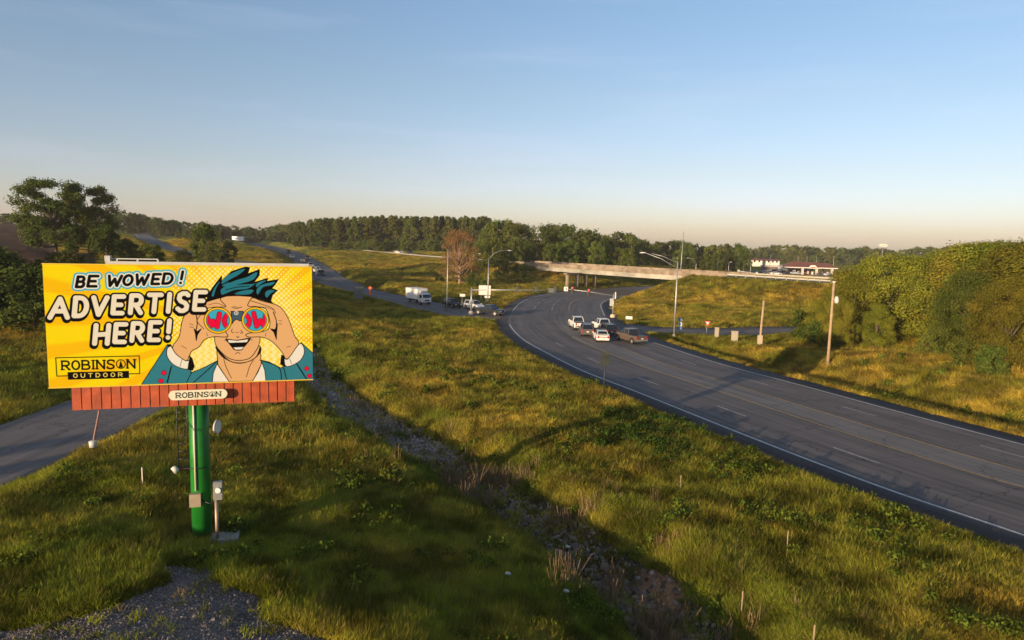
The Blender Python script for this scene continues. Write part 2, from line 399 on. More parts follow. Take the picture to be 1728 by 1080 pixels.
    bp([(1025,560),(1050,585),(1068,640),(1070,600),(1078,520),(1060,565)], BLK, False)
    bl([(1048,430),(1070,500),(1066,570)],6); bl([(1090,495),(1112,500)],3); bl([(1088,520),(1112,522)],3); bl([(1145,700),(1175,692)],3); bl([(990,590),(985,615)],3)
    bp([(258,690),(235,720),(238,780),(290,842),(390,870),(408,800),(375,806),(305,755),(272,702)], WHT)
    bp([(1112,765),(1150,792),(1238,678),(1270,692),(1276,750),(1235,812),(1145,850),(1118,800)], WHT)
    bl([(330,850),(350,790)],3); bl([(1180,830),(1165,790)],3)
    bp([(408,770),(425,790),(440,850),(425,880),(390,872)], BLK, False); bp([(1095,830),(1105,760),(1122,770),(1128,850)], BLK, False)
    bp([(238,682),(262,676),(275,690),(245,705)], BLK, False, 0)
    for c in ((207,900),(182,962),(1293,865),(1313,922)): a.disc(B([c])[0], 16, BLK); a.disc(B([c])[0], 13, MAG)
    # hair
    bp([(546,352),(556,300),(600,235),(664,155),(662,195),(740,120),(850,84),(876,92),(862,138),(950,106),(948,150),(905,205),(1012,172),(1002,196),(1090,182),(1068,218),(1040,250),(1082,264),(1045,300),(1030,345),(1045,362),(1000,350),(950,335),(880,312),(780,305),(700,308),(620,330)], BLK, False)
    for L in ([(668,225),(740,195),(850,165),(930,125),(905,180),(800,215),(700,235)],
              [(655,262),(700,232),(790,222),(900,215),(925,205),(860,250),(760,262),(700,285),(664,298)],
              [(680,170),(760,125),(840,100),(800,140),(720,185),(665,215)],
              [(925,265),(960,225),(1060,200),(1040,225),(975,240),(935,295)],
              [(990,285),(1020,262),(1062,268),(1030,290),(1000,320)],
              [(585,300),(605,250),(650,195),(620,250),(598,310)],
              [(760,290),(830,265),(900,262),(880,290),(820,298)],
              [(925,215),(960,195),(1000,190),(960,215),(928,240)]):
        bp(L, HAIR, True, 0)
    for L in ([(610,320),(625,260),(655,215)],[(690,262),(780,240),(870,232)],[(720,205),(820,165),(880,140)]): bl(L, 5)
    # binoculars
    bp([(728,425),(822,425),(812,500),(790,498),(768,485),(748,500),(735,520)], (.10,.17,.26), False)
    a.disc(B([(768,438)])[0], 13, WHT); a.disc(B([(768,438)])[0], 9, (.10,.17,.26)); a.disc(B([(768,438)])[0], 4, WHT)
    for cx, cy in ((628,495),(911,492)):
        c = B([(cx, cy)])[0]
        a.disc(c, 86, BLK); a.disc(c, 82, (.90,.62,.02)); a.disc(c, 72, BLK); a.disc(c, 69, CYA)
    def clipdisc(cx, cy, r, fn):
        keep = a.im.copy(); fn()
        P = a.T(B([(cx, cy)]))[0]; m = np.clip(r*a.k+.5-np.hypot(a.X+.5-P[0], a.Y+.5-P[1]), 0, 1)[...,None]
        a.im = keep*(1-m)+a.im*m
    def lensL():
        for wd, col in ((33, BLK),(26, MAG)):
            bl([(540,462),(580,535),(592,500),(620,545),(640,445)], wd, col, False)
            bl(arc(722,500,46,52,0,360,20), wd, col, False)
    def lensR():
        for wd, col in ((33, BLK),(26, MAG)):
            bl(arc(820,500,46,52,0,360,20), wd, col, False)
            bl([(900,440),(920,540),(948,495),(972,535),(990,455)], wd, col, False)
    clipdisc(628,495,67,lensL); clipdisc(911,492,67,lensR)
    # lettering
    t1 = [glyph(c, *b, shear=.22, pad=8) for c, b in zip('BEWOWED!', ((248,305,150,226),(315,380,146,222),(430,518,145,219),(520,585,142,214),(592,675,138,212),(688,745,135,208),(752,818,132,206),(850,880,120,202)))]
    words(a, t1, ((52,CYA,0,0),(33,WHT,0,0),(18,BLK,0,0)))
    t2 = [glyph(c, *b, shear=.12, pad=14) for c, b in zip('ADVERTISEHERE!', ((82,212,274,412),(224,320,268,402),(330,436,266,394),(450,532,260,386),(552,640,254,384),(655,752,250,378),(752,822,246,376),(826,912,242,372),(926,1010,234,364),(338,440,430,566),(456,540,424,556),(556,642,418,548),(658,740,412,544),(752,812,402,530)))]
    words(a, t2, ((50,BLK,-5,10),(48,BLK,0,0),(28,CRM,0,0)))
    # company plate
    a.line([(182,744),(118,746),(115,637),(605,625),(605,730),(542,732)], 6, BLK)
    robinson(a, 142, 585, 657, 646, 50, BLK, 11, YEL)
    a.poly([(182,722),(542,714),(542,757),(182,768)], BLK)
    for i, c in enumerate('OUTDOOR'):
        x = 216+i*44
        for st in glyph(c, x, x+22, 732-i*1.1, 754-i*1.1): a.line(st, 4.5, (.9,.78,.25))
    return a.im
def badge(W, H):
    a = Art(W, H, None, (.70,.66,.52))
    robinson(a, W*.06, W*.95, H*.22, H*.22, H*.56, (.02,.03,.02), H*.13, None)
    return a.im
# ================================================================ ROADS (world polylines)
BASE0 = [XY(1728,903), XY(1567,850), XY(1404,790.8), XY(1241,727.6), XY(1078,662.4), XY(982,625), XY(912.6,590), XY(878,568.6)]
BASE0 = [(44.5,-6.5)]+[(34.5,12.5)]+[tuple(p) for p in BASE0]+[(-.5,112),(.2,132),(3.4,158),(11.5,180),(27,201),(48,221),(80,243),(125,262),(200,280)]
HW, HWs = resample([(x, y, 0.0) for x, y in BASE0], 2.0)
def normals(P):
    d = np.gradient(P[:, :2], axis=0); d /= np.linalg.norm(d, axis=1)[:, None]
    return np.stack([d[:, 1], -d[:, 0]], 1)
HN = normals(HW)
def offs(P, N, o):
    Q = P.copy(); Q[:, :2] += N*(o if np.isscalar(o) else np.asarray(o)[:, None]); return Q
HWC = offs(HW, HN, 8.7)                                   # middle of the highway
SIDE, SIDEs = resample([(2,118,0),(-8,123,0),(-23,146,.05),(-38,166,.5),(-52,192,1.7),(-70,240,2.9),(-103,320,4.9),(-143,400,6.7),(-195,490,8.2),(-290,600,11)], 3.0)
FRONT, FRONTs = resample([(-29,-40,1.0),(-29,0,1.0),(-28.2,25,1.0),(-28,45,1.0),(-29.5,70,1.0),(-37,100,1.0),(-47,130,1.1),(-55,160,1.4),(-58,186,1.7)], 3.0)
BACK, BACKs = resample([(-52,190,1.7),(-62,196,2.6),(-79,212,4.4),(-109,232,6.3),(-170,320,10),(-243,450,13.6),(-300,560,16)], 3.0)
RAMP, RAMPs = resample([(14,113,0),(20,107.5,0),(27,105.5,.05),(35,105,.25),(44,106.5,.5),(54,107,.8),(70,104,1.3),(95,95,2.2)], 2.0)
OVC = [(170,30,5.2),(105,105.5,5.9),(64,155.5,6.1),(47,175.5,6.1),(32,193,6.1),(9,223,6.1),(-18,262,6.0),(-46,316,6.0),(-90,385,6.7),(-135,455,8.0),(-210,560,9.6)]
OVER, OVERs = resample(OVC, 2.5)
_i0 = np.argmin(np.hypot(OVER[:,0]-47.5, OVER[:,1]-175)); _i1 = np.argmin(np.hypot(OVER[:,0]-7.5, OVER[:,1]-225.5))
OV_R, OV_L = OVER[:_i0+1], OVER[_i1:]
def lin(P, st=4): Q = P[::st]; return Q if np.allclose(Q[-1], P[-1]) else np.vstack([Q, P[-1]])
ROADS = [(lin(OV_R), 6.6, .42), (lin(OV_L), 6.6, .34), (lin(HWC, 5), 11.0, .44), (lin(SIDE), 5.2, .3), (lin(FRONT), 4.1, .3), (lin(BACK), 4.0, .3), (lin(RAMP, 3), 4.4, .3)]
DITCH = np.array([(-24,78,.1),(-19.5,66,-.3),(-15.5,58,-.4),(-9.5,48,-.45),(-4.2,41,-.5),(.3,34,-.6),(4.3,27.6,-.75),(6.0,23.4,-.85),(8,15,-1.0),(10,0,-1.2)])
SWALE = np.array([(-4.0,41.5,-.65),(-.5,44,-.45),(3.5,48.5,-.35),(8.4,54.3,-.25),(9.6,56.3,-.2)])
RDITCH = offs(HW, HN, np.interp(HWs, [0, 70, 112], [27.0, 26.5, 21.8]))[:56]; RDITCH = RDITCH[::4]
CTRL = np.array([(0,0,1.0),(-45,0,1.3),(30,0,-.2),(0,-60,1),(-90,-60,2),(90,-60,0),(-12,21,2.0),(-5,18,1.4),(-20,20,1.8),(-11.8,25.4,1.2),(-8,30,.9),
 (-3,30,.35),(-8,36,.5),(-15,45,.5),(-18,33,1.2),(0,24,.25),(-22,58,.8),(-40,45,.9),(-40,62,.9),(-56,60,1.6),(-50,74,3.2),(-54,86,6.2),(-66,96,7.2),(-80,132,9.0),(-100,130,9.2),(-60,135,8.0),(-60,105,7.2),(-48,120,4.5),
 (-150,300,11.8),(-250,480,14.5),(-400,900,16),(-300,300,13),(-120,100,9),(-85,70,6.5),(-80,40,3),(8,38,.4),(2,47,.5),(-5,60,.6),(-12,80,.5),(-15,100,.2),(-9,112,.05),(-28,110,.7),(-34,130,.7),(-10,48,.4),(12,30,.3),(12,20,.3),(22,18,0),
 (-12,165,.3),(-5,150,-.2),(2,185,.3),(-30,205,2.0),(-45,235,3.1),(-37,200,2.8),(-60,275,4.3),(-34,240,4.4),(-75,192,3.2),(-90,240,6),(-120,265,7),(-100,180,4.8),(-130,330,7),(-78,168,5.5),(-70,150,5),
 (-210,600,14),(-350,800,20),(-95,430,8.2),(-40,385,8),(0,350,7),(-140,470,8.5),(-170,500,9),(20,300,5),(60,270,3.5),(100,300,1.8),(150,340,.2),(100,400,.8),(200,600,1),(400,700,1),(300,450,0),
 (0,600,8),(0,1200,8),(600,1200,3),(-600,1500,20),(-300,2500,16),(900,2500,6),(1500,800,4),(-1500,800,22),(-1200,-200,10),(1200,-400,2),(0,-1000,4),(0,4000,10),
 (62,86,1.7),(48,90,1.1),(60,70,1.1),(80,80,2.6),(92,100,3.2),(52,60,.6),(30,93,.1),(40,96,.3),(24,120,.1),(45,120,.8),(60,122,1.2),(20,138,.2),(200,200,1),(120,160,1.5),(130,60,3)], float)
_dm = np.linalg.norm(CTRL[:,None,:2]-CTRL[None,:,:2], axis=2)
_n = len(CTRL); _A = np.zeros((_n+3,_n+3)); _A[:_n,:_n] = _dm+np.eye(_n)*-.15; _A[:_n,_n] = 1; _A[:_n,_n+1:] = CTRL[:,:2]; _A[_n:,:_n] = _A[:_n,_n:].T
_W = np.linalg.solve(_A, np.r_[CTRL[:,2],0,0,0])
def hbase(X, Y):
    z = _W[_n]+_W[_n+1]*X+_W[_n+2]*Y
    for i in range(_n): z = z+_W[i]*np.sqrt((X-CTRL[i,0])**2+(Y-CTRL[i,1])**2+.5)
    return z
def height(X, Y, full=False):
    X = np.asarray(X, float); Y = np.asarray(Y, float)
    z = hbase(X, Y); rr = np.hypot(X, Y)
    z = z+(fbm(X, Y, 9, 4)-.5)*np.clip(.5+rr/300, .5, 1.6)+(fbm(X, Y, 2.2, 3, 9)-.5)*.28
    # embankments
    dr = np.full(X.shape, 1e9)
    for P, wd, s in ROADS[:2]:
        d, sg, zc, ss = pdist(X, Y, P); t = np.maximum(0, d-wd-.8)
        z = np.clip(z, zc-s*t-.06, zc+s*t+.02*d); dr = np.minimum(dr, d-wd)
    dd, sg, zd, sd_ = pdist(X, Y, DITCH); wob = (fbm(X, Y, 5, 3, 21)-.5)*1.6
    bot = zd+(fbm(X, Y, 1.6, 3, 5)-.5)*.35
    z = np.minimum(z, bot+np.maximum(0, dd+wob-1.4)*.42)
    ds = dd
    dq, sq, zq, _ = pdist(X, Y, RDITCH); z = np.minimum(z, -1.45+np.maximum(0, dq-.4)*np.where(sq < 0, .19, .36)+(fbm(X, Y, 3, 3, 4)-.5)*.2)
    for P, wd, s in ROADS[2:]:
        d, sg, zc, ss = pdist(X, Y, P); t = np.maximum(0, d-wd-.5)
        z = np.where(d < wd-.3, zc-.16, np.clip(z, zc-s*t-.10, zc+s*t-.05)); dr = np.minimum(dr, d-wd)
    if full: return z, dr, dd, ds
    return z
def hz(x, y): return float(height(np.array([x]), np.array([y]))[0])

PAD = [XY(a, b, 1.95) for a, b in ((-200,1120),(0,1060),(81,1043),(183,1007),(252,982),(285,950),(346,948),(428,966),(468,1019),(530,1043),(600,1070),(640,1130),(500,1400),(-400,1400))]
FIELD = [(-400,560),(-205,300),(-118,180),(-80,132),(-68,112),(-70,98),(-90,90),(-180,80),(-500,200),(-500,560)]
def dark_patch(X, Y):
    c = XY(1068,735,.2); return np.hypot((X-c[0])/1.0, (Y-c[1])/1.3)
def gcolor(X, Y):
    """ground colour and grass tint, shared by soil and blades"""
    n1 = fbm(X, Y, 14, 4, 30); n2 = fbm(X, Y, 3.2, 4, 40); n3 = fbm(X, Y, 45, 3, 50)
    g = sstep(.42, .62, .45*n1+.35*n2+.2*n3)[:, None]
    a = np.array((.108,.122,.020)); b = np.array((.205,.168,.034))
    c = a*(1-g)+b*g
    r = sstep(.56, .7, fbm(X, Y, 22, 3, 60)*.6+n2*.4)[:, None]*np.clip((np.hypot(X, Y)[:, None]-55)/60, 0, 1)
    c = c*(1-r*.3)+np.array((.20,.125,.048))*r*.3                      # rusty seeding grass
    k = sstep(5, 1.5, dark_patch(X, Y)+(n2-.5)*6)[:, None]*.7
    return c*(1-k*.8)+np.array((.028,.055,.012))*k*.8
# ---------------------------------------------------------------- terrain sheet
def build_terrain():
    inner = np.arange(-46, 46.01, .125); outer = np.r_[np.arange(46.5, 90, 1.0), np.arange(90, 270, 5), np.arange(270, 313.5, 1.0)]
    A = np.radians(np.r_[inner, outer]); rr = np.exp(np.linspace(math.log(7.0), math.log(3200), 760))
    AA, RR = np.meshgrid(A, rr); X = (np.sin(AA)*RR).ravel(); Y = (np.cos(AA)*RR).ravel()
    z, dr, dd, ds = height(X, Y, True)
    na, nr = len(A), len(rr); idx = np.arange(na*nr).reshape(nr, na)
    a = idx[:-1, :]; b = idx[1:, :]; F = np.stack([a, np.roll(a, -1, 1), np.roll(b, -1, 1), b], -1).reshape(-1, 4)[:, ::-1]
    # centre cap
    F = F.tolist() if False else F
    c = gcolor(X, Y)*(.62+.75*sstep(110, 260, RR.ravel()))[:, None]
    n2 = fbm(X, Y, 1.3, 4, 70); n1 = fbm(X, Y, 6, 3, 71)
    def blend(c, col, m): m = np.clip(m, 0, 1)[:, None]; return c*(1-m)+np.array(col)*m
    c = blend(c, (.075,.055,.035), sstep(.55, .75, n2)*.5)
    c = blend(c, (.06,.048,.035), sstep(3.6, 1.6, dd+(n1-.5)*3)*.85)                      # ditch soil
    m = sstep(1.6, .2, dr)*(.5+.5*n2); c = blend(c, (.15,.135,.12), m)                    # gritty verge
    pd = polyd(X, Y, PAD); m = sstep(.9, -.5, pd+(n1-.5)*2.2+(n2-.5)*1.6); c = blend(c, (.135,.125,.125), m)
    c = blend(c, (.05,.05,.055), m*sstep(.5, .7, fbm(X, Y, 2.5, 3, 81))*.6)
    f = sstep(3, -3, polyd(X, Y, FIELD)); c = blend(c, (.085,.052,.038), f)
    t = G(1105,990,-.5); c = blend(c, (.26,.14,.075), sstep(1.7, .6, np.hypot(X-t[0], (Y-t[1])*.8)+(n2-.5)*1.5))
    # bare dirt cut beside the far road on the left
    e = (-92,215); c = blend(c, (.22,.12,.07), sstep(9, 4, np.hypot((X-e[0]), (Y-e[1])*.5)+(n1-.5)*8))
    V = np.stack([X, Y, z], 1)
    V0 = np.vstack([V, [[0, 0, hz(0.01, 0.01)]]]); c = np.vstack([c, c[:1]])
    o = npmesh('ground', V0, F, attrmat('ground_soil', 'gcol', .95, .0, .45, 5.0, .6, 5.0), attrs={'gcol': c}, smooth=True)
    tag(o, kind='structure')
    # close the hole under the camera
    cap = MB(); n = na
    pts = [tuple(V[i]) for i in range(0, na, 8)]
    cap.v = pts+[(0, 0, float(V0[-1, 2]))]; k = len(pts); cap.f = [(i, (i+1) % k, k) for i in range(k)]; cap.sm = [True]*k
    tag(cap.build('ground', mat('soil_plain', (.04,.05,.018), .95, attr='world')), kind='structure')
build_terrain()

# ---------------------------------------------------------------- asphalt
def asphalt(name, base, lane=None, dark=(.03,.03,.034)):
    m = bpy.data.materials.new(name); m.use_nodes = True; t = m.node_tree; b = t.nodes['Principled BSDF']; N = t.nodes.new; K = t.links.new
    b.inputs['Roughness'].default_value = .8; b.inputs['Specular IOR Level'].default_value = .35
    a = N('ShaderNodeAttribute'); a.attribute_name = 'rc'; uv = N('ShaderNodeAttribute'); uv.attribute_name = 'rs'
    g = N('ShaderNodeNewGeometry')
    # long streaks along the lanes
    mp = N('ShaderNodeMapping'); mp.inputs['Scale'].default_value = (2.2, .06, 1); K(uv.outputs['Vector'], mp.inputs[0])
    n1 = N('ShaderNodeTexNoise'); n1.inputs['Scale'].default_value = 1.0; n1.inputs['Detail'].default_value = 5; K(mp.outputs[0], n1.inputs['Vector'])
    n2 = N('ShaderNodeTexNoise'); n2.inputs['Scale'].default_value = .22; n2.inputs['Detail'].default_value = 6; K(g.outputs['Position'], n2.inputs['Vector'])
    n3 = N('ShaderNodeTexNoise'); n3.inputs['Scale'].default_value = 9; n3.inputs['Detail'].default_value = 3; K(g.outputs['Position'], n3.inputs['Vector'])
    # transverse joints
    sp = N('ShaderNodeSeparateXYZ'); K(uv.outputs['Vector'], sp.inputs[0])
    def M(op, x, y=None, z=None):
        q = N('ShaderNodeMath'); q.operation = op
        for i, v in enumerate((x, y, z)):
            if v is None: continue
            if isinstance(v, (int, float)): q.inputs[i].default_value = v
            else: K(v, q.inputs[i])
        return q.outputs[0]
    wob = M('MULTIPLY_ADD', n2.outputs['Fac'], 3.0, sp.outputs['Y'])
    j = M('LESS_THAN', M('ABSOLUTE', M('SUBTRACT', M('FRACT', M('DIVIDE', wob, 7.3)), .5)), .010)
    v = M('ADD', M('MULTIPLY_ADD', n1.outputs['Fac'], 1.25, -.06), M('MULTIPLY', n2.outputs['Fac'], .5))
    v = M('ADD', v, M('MULTIPLY', M('SUBTRACT', n3.outputs['Fac'], .5), .35))
    v = M('SUBTRACT', v, M('MULTIPLY', j, .16))
    vo = N('ShaderNodeTexVoronoi'); vo.feature = 'DISTANCE_TO_EDGE'; vo.inputs['Scale'].default_value = .16; va = N('ShaderNodeVectorMath'); va.operation = 'ADD'
    nv_ = N('ShaderNodeTexNoise'); nv_.inputs['Scale'].default_value = .5; nv_.inputs['Detail'].default_value = 6; K(g.outputs['Position'], nv_.inputs['Vector'])
    sc3 = N('ShaderNodeVectorMath'); sc3.operation = 'SCALE'; sc3.inputs['Scale'].default_value = 4; K(nv_.outputs['Color'], sc3.inputs[0]); K(g.outputs['Position'], va.inputs[0]); K(sc3.outputs[0], va.inputs[1]); K(va.outputs[0], vo.inputs['Vector'])
    v = M('SUBTRACT', v, M('MULTIPLY', M('LESS_THAN', vo.outputs['Distance'], .009), .28))
    mu = N('ShaderNodeMixRGB'); mu.blend_type = 'MULTIPLY'; mu.inputs[0].default_value = 1; K(a.outputs['Color'], mu.inputs[1]); K(v, mu.inputs[2])
    K(mu.outputs[0], b.inputs['Base Color'])
    bn = N('ShaderNodeBump'); bn.inputs['Strength'].default_value = .25; bn.inputs['Distance'].default_value = .02; K(n3.outputs['Fac'], bn.inputs['Height']); K(bn.outputs[0], b.inputs['Normal'])
    return m
ASPH = asphalt('worn_asphalt', None)
def road(name, P, offsets, cols, lift, label=None):
    """strip with rows at the given offsets (metres right of P); cols is one colour per offset"""
    N_ = normals(P); S_ = np.r_[0, np.cumsum(np.linalg.norm(np.diff(P[:, :2], axis=0), axis=1))]
    n, k = len(P), len(offsets); V = []; C = []; U = []
    for j, o in enumerate(offsets):
        ov = np.full(n, o) if np.isscalar(o) else np.asarray(o)
        q = offs(P, N_, ov); z = q[:, 2]+lift - (.5 if j in (0, k-1) else 0)
        V.append(np.c_[q[:, :2], z]); C.append(np.tile(cols[j], (n, 1)) if np.ndim(cols[j]) == 1 else np.asarray(cols[j])); U.append(np.c_[ov, S_, np.zeros(n)])
    V = np.vstack(V); C = np.vstack(C); U = np.vstack(U); i = np.arange(k*n).reshape(k, n)
    F = np.stack([i[:-1, :-1], i[1:, :-1], i[1:, 1:], i[:-1, 1:]], -1).reshape(-1, 4)
    o = npmesh(name, V, F, ASPH, attrs={'rc': C, 'rs': U}); tag(o, kind='structure'); return o
LN=(.135,.114,.108); SH=(.062,.052,.051); MD=(.190,.168,.156); WE=(.165,.140,.132)
ho = [-2.35,-2.3,-.25,-.2,.9,1.9,3.0,3.75,4.6,5.7,6.8,7.5,7.7,9.3,10.8,11.0,12.0,13.1,14.2,15.2,16.3,17.3,17.6,19.6,19.65]
hc = [SH,SH,SH,LN,LN,WE,LN,LN,LN,WE,LN,LN,MD,MD,MD,LN,LN,WE,LN,LN,WE,LN,SH,SH,SH]
_f = sstep(118, 140, HWs)[:, None]; hc = [(np.array(c_)*(1-_f)+np.array(LN)*_f) if c_ is MD else c_ for c_ in hc]
road('highway_road', HW, ho, hc, 0.0)
def simple(name, P, w, col, lift=0.0, sh=None):
    sh = sh or col; road(name, P, [-w-.05,-w,-w+.5,-w+.6,0,w-.6,w-.5,w,w+.05], [sh,sh,sh,col,col,col,sh,sh,sh], lift)
# side road widens where it meets the highway
n_ = len(SIDE); wd_ = 5.0+np.clip(1-SIDEs/14, 0, 1)**2*7+np.exp(-((SIDEs-72)/16)**2)*3
road('side_road', SIDE, [-wd_-.05,-wd_,-wd_+.5,0*wd_,wd_-.5,wd_,wd_+.05], [SH,SH,WE,LN,WE,SH,SH], -.012)
simple('frontage_road', FRONT, 4.0, (.175,.148,.135), -.02, (.21,.18,.155))
simple('hill_road', BACK, 3.9, (.12,.112,.112), -.03)
wr_ = 4.3+np.clip(1-RAMPs/12, 0, 1)**2*5
road('ramp_road', RAMP, [-wr_-.05,-wr_,-wr_+.5,0*wr_,wr_-.5,wr_,wr_+.05], [SH,SH,SH,WE,SH,SH,SH], -.016)
simple('overpass_road', OVER, 6.1, (.15,.14,.135), .02)
# ---------------------------------------------------------------- painted lines
def stripe(mb, P, off, w, s0, s1, dash=None, lift=.006, st=1.5):
    P2, s = resample(P[::2], .75); N2 = normals(P2); L_ = s[-1]; s1 = min(s1, L_)
    q = offs(P2, N2, off)
    def at(t): return np.array([np.interp(t, s, q[:, i]) for i in range(3)]), np.array([np.interp(t, s, N2[:, i]) for i in range(2)])
    segs = [(s0, s1)] if not dash else [(a, min(a+dash[0], s1)) for a in np.arange(s0, s1, dash[1])]
    for a, b in segs:
        m = max(2, int((b-a)/st)+1); ts = np.linspace(a, b, m)
        for t0, t1 in zip(ts[:-1], ts[1:]):
            (p, n), (r, k) = at(t0), at(t1)
            mb.face([(p[0]-n[0]*w/2, p[1]-n[1]*w/2, p[2]+lift), (p[0]+n[0]*w/2, p[1]+n[1]*w/2, p[2]+lift), (r[0]+k[0]*w/2, r[1]+k[1]*w/2, r[2]+lift), (r[0]-k[0]*w/2, r[1]-k[1]*w/2, r[2]+lift)])
PW = mat('road_paint_white', (.58,.57,.54), .7, var=.25, scale=2.5, attr='world'); PY = mat('road_paint_yellow', (.42,.26,.06), .7, var=.3, scale=2.5, attr='world')
PF = mat('worn_paint_white', (.38,.37,.36), .75, var=.35, scale=2.5, attr='world')
def s_of(x, y, P=HW): return float(pdist(np.array([x]), np.array([y]), P)[3][0])
sA = s_of(*XY(857.6,547)); sB = s_of(*XY(863,525)); sM = s_of(*XY(1087,576)); sR = s_of(*XY(1003,534))
m = MB(); stripe(m, HW, 0, .16, 0, sA); stripe(m, HW, 0, .14, sB, 260); stripe(m, HW, 17.4, .14, 0, sM-1); stripe(m, HW, 17.4, .14, sR+2, 260)
tag(m.build('white_edge_line', PW, fix=False), kind='structure')
m = MB(); stripe(m, HW, 7.6, .14, 0, sM+6); stripe(m, HW, 10.95, .14, 0, sM-6); stripe(m, HW, 10.8, .12, sB+4, 250)
tag(m.build('yellow_centre_line', PY, fix=False), kind='structure')
sd0 = s_of(*XY(1495.7,780.6)); ph = sd0 % 12.2
m = MB(); stripe(m, HW, 3.75, .13, ph, sA-12, (3.6, 12.2)); stripe(m, HW, 14.2, .12, (s_of(*XY(1469,703))) % 12.2, sM-4, (3.4, 12.2))
stripe(m, HW, 3.9, .13, sB+6, sB+40, (6,10)); stripe(m, HW, 7.4, .13, sB+4, sB+40, (7,10))
tag(m.build('dashed_lane_line', PF, fix=False), kind='structure')
m = MB(); stripe(m, SIDE, .1, .12, 14, 60, None, .0); stripe(m, FRONT, 0, .10, 0, 5, None, .0); stripe(m, RAMP, 3.9, .12, 6, 60, None, .002)
tag(m.build('side_road_line', PF, fix=False), kind='structure')
# arrow painted on the side road
ax, ay = XY(574,480,.6)
m = MB(); M_ = Matrix.Translation((ax, ay, 0)) @ Matrix.Rotation(R(40), 4, 'Z')
zz_ = float(pdist(np.array([ax]), np.array([ay]), SIDE)[2][0])+.02
m.face([tuple(M_ @ Vector(p))[:2]+(zz_,) for p in ((-.15,-2,0),(.15,-2,0),(.15,.5,0),(-.15,.5,0))]); m.face([tuple(M_ @ Vector(p))[:2]+(zz_,) for p in ((-.6,.5,0),(.6,.5,0),(0,2,0))])
tag(m.build('lane_arrow', PW, fix=False), kind='structure')
_zz = [v.co.z for v in bpy.data.objects['ground'].data.vertices]; print('ground z', min(_zz), max(_zz))
# ================================================================ BILLBOARD
STEEL = mat('galvanised_steel', (.36,.36,.35), .45, .6, .12, 3); WHITEM = mat('white_enamel', (.46,.45,.42), .45, 0, .06, 4); DARKM = mat('dark_steel', (.035,.035,.038), .5, .3, .2, 4)
GREENP = mat('green_pole_paint', (.010,.155,.016), .45, 0, .22, 1.6, .15, spec=.4); TANB = mat('tan_cabinet', (.30,.235,.165), .6, 0, .08, 3); REDB = mat('red_cedar_panel', (.36,.060,.016), .6, 0, .28, 2.2, .25, bscale=14)
CONC = mat('weathered_concrete', (.36,.33,.29), .9, 0, .18, 1.2, .3); BLK_ = mat('black_plastic', (.012,.012,.014), .45); GLASS = mat('lamp_glass', (.75,.75,.7), .15)
WOOD = mat('weathered_wood', (.38,.27,.17), .85, 0, .25, 3, .4); POLEW = mat('pole_wood', (.33,.23,.14), .85, 0, .2, 2, .4)
A_, B_ = Vector((-16.3, 23.65, 0)), Vector((-7.7, 26.2, 0)); mid = (A_+B_)/2; rz = math.atan2(B_.y-A_.y, B_.x-A_.x); HWD = (B_-A_).length/2
gz = hz(-11.95, 25.62)
bb = empty('billboard', (mid.x, mid.y, gz), rz, 'large roadside billboard on a green pole advertising with a comic man holding binoculars', 'billboard')
Z0, Z1 = 7.68-gz, 12.05-gz
MB().box(-HWD, HWD, -.02, .16, Z0, Z1).build('panel_frame', DARKM, bb)
# poster
PWN, PHN = 780, 372
im = (np.clip(poster(PWN, PHN), 0, 1)**1.25*.66)[::-1]
ii = np.arange(PWN*PHN).reshape(PHN, PWN); gx, gy = np.meshgrid(np.linspace(-HWD+.015, HWD-.015, PWN), np.linspace(Z0+.015, Z1-.015, PHN))
Vp = np.stack([gx.ravel(), np.full(gx.size, -.045), gy.ravel()], 1); Fp = np.stack([ii[:-1,:-1], ii[:-1,1:], ii[1:,1:], ii[1:,:-1]], -1).reshape(-1, 4)
pm = attrmat('poster_print', 'ink', .8, .05)
po = npmesh('poster', Vp, Fp, pm, bb, {'ink': im.reshape(-1, 3)}); po['label'] = 'yellow comic poster reading BE WOWED! ADVERTISE HERE!'
for a, b, c, d in ((-HWD, HWD, Z1-.015, Z1+.02), (-HWD, HWD, Z0-.02, Z0+.015)): MB().box(a, b, -.07, -.02, c, d).build('trim', mat('yellow_trim', (.6,.42,.03), .5), bb)
# red skirt
m = MB(); x0, x1 = -3.80, 3.80; nb = 24
for i in range(nb):
    a = x0+(x1-x0)*i/nb; b = x0+(x1-x0)*(i+1)/nb
    m.box(a, b-.032, .02+.006*rnd.random(), .07, Z0-.86, Z0-.03)
m.build('skirt', REDB, bb)
MB().box(x0, x1, .075, .13, Z0-.80, Z0-.04).build('skirt_backing', DARKM, bb)
# company plaque, rounded ends
bx0, bx1, bz = -.62, 1.38, Z0-.40; bw, bh, r_ = bx1-bx0, .36, .18
poly = [(bx0+r_+r_*math.cos(R(a)), bz+r_*math.sin(R(a))) for a in range(90, 271, 15)]+[(bx1-r_+r_*math.cos(R(a)), bz+r_*math.sin(R(a))) for a in range(-90, 91, 15)]
bd = MB().prism(poly, -.22, -.17).build('plaque', mat('cream_plastic', (.62,.58,.46), .5), bb); bd['label'] = 'cream rounded plaque reading ROBINSON'
W2, H2 = 300, 50; im2 = badge(W2, H2)[::-1]; i2 = np.arange(W2*H2).reshape(H2, W2)
gx, gy = np.meshgrid(np.linspace(bx0+.12, bx1-.12, W2), np.linspace(bz-.155, bz+.155, H2))
keep = np.abs(im2-np.array((.70,.66,.52))).sum(2) > .25; fk = keep[:-1,:-1] | keep[1:,1:]
F2 = np.stack([i2[:-1,:-1], i2[:-1,1:], i2[1:,1:], i2[1:,:-1]], -1)[fk]
used, inv = np.unique(F2, return_inverse=True); V2 = np.stack([gx.ravel(), np.full(gx.size, -.224), gy.ravel()], 1)[used]
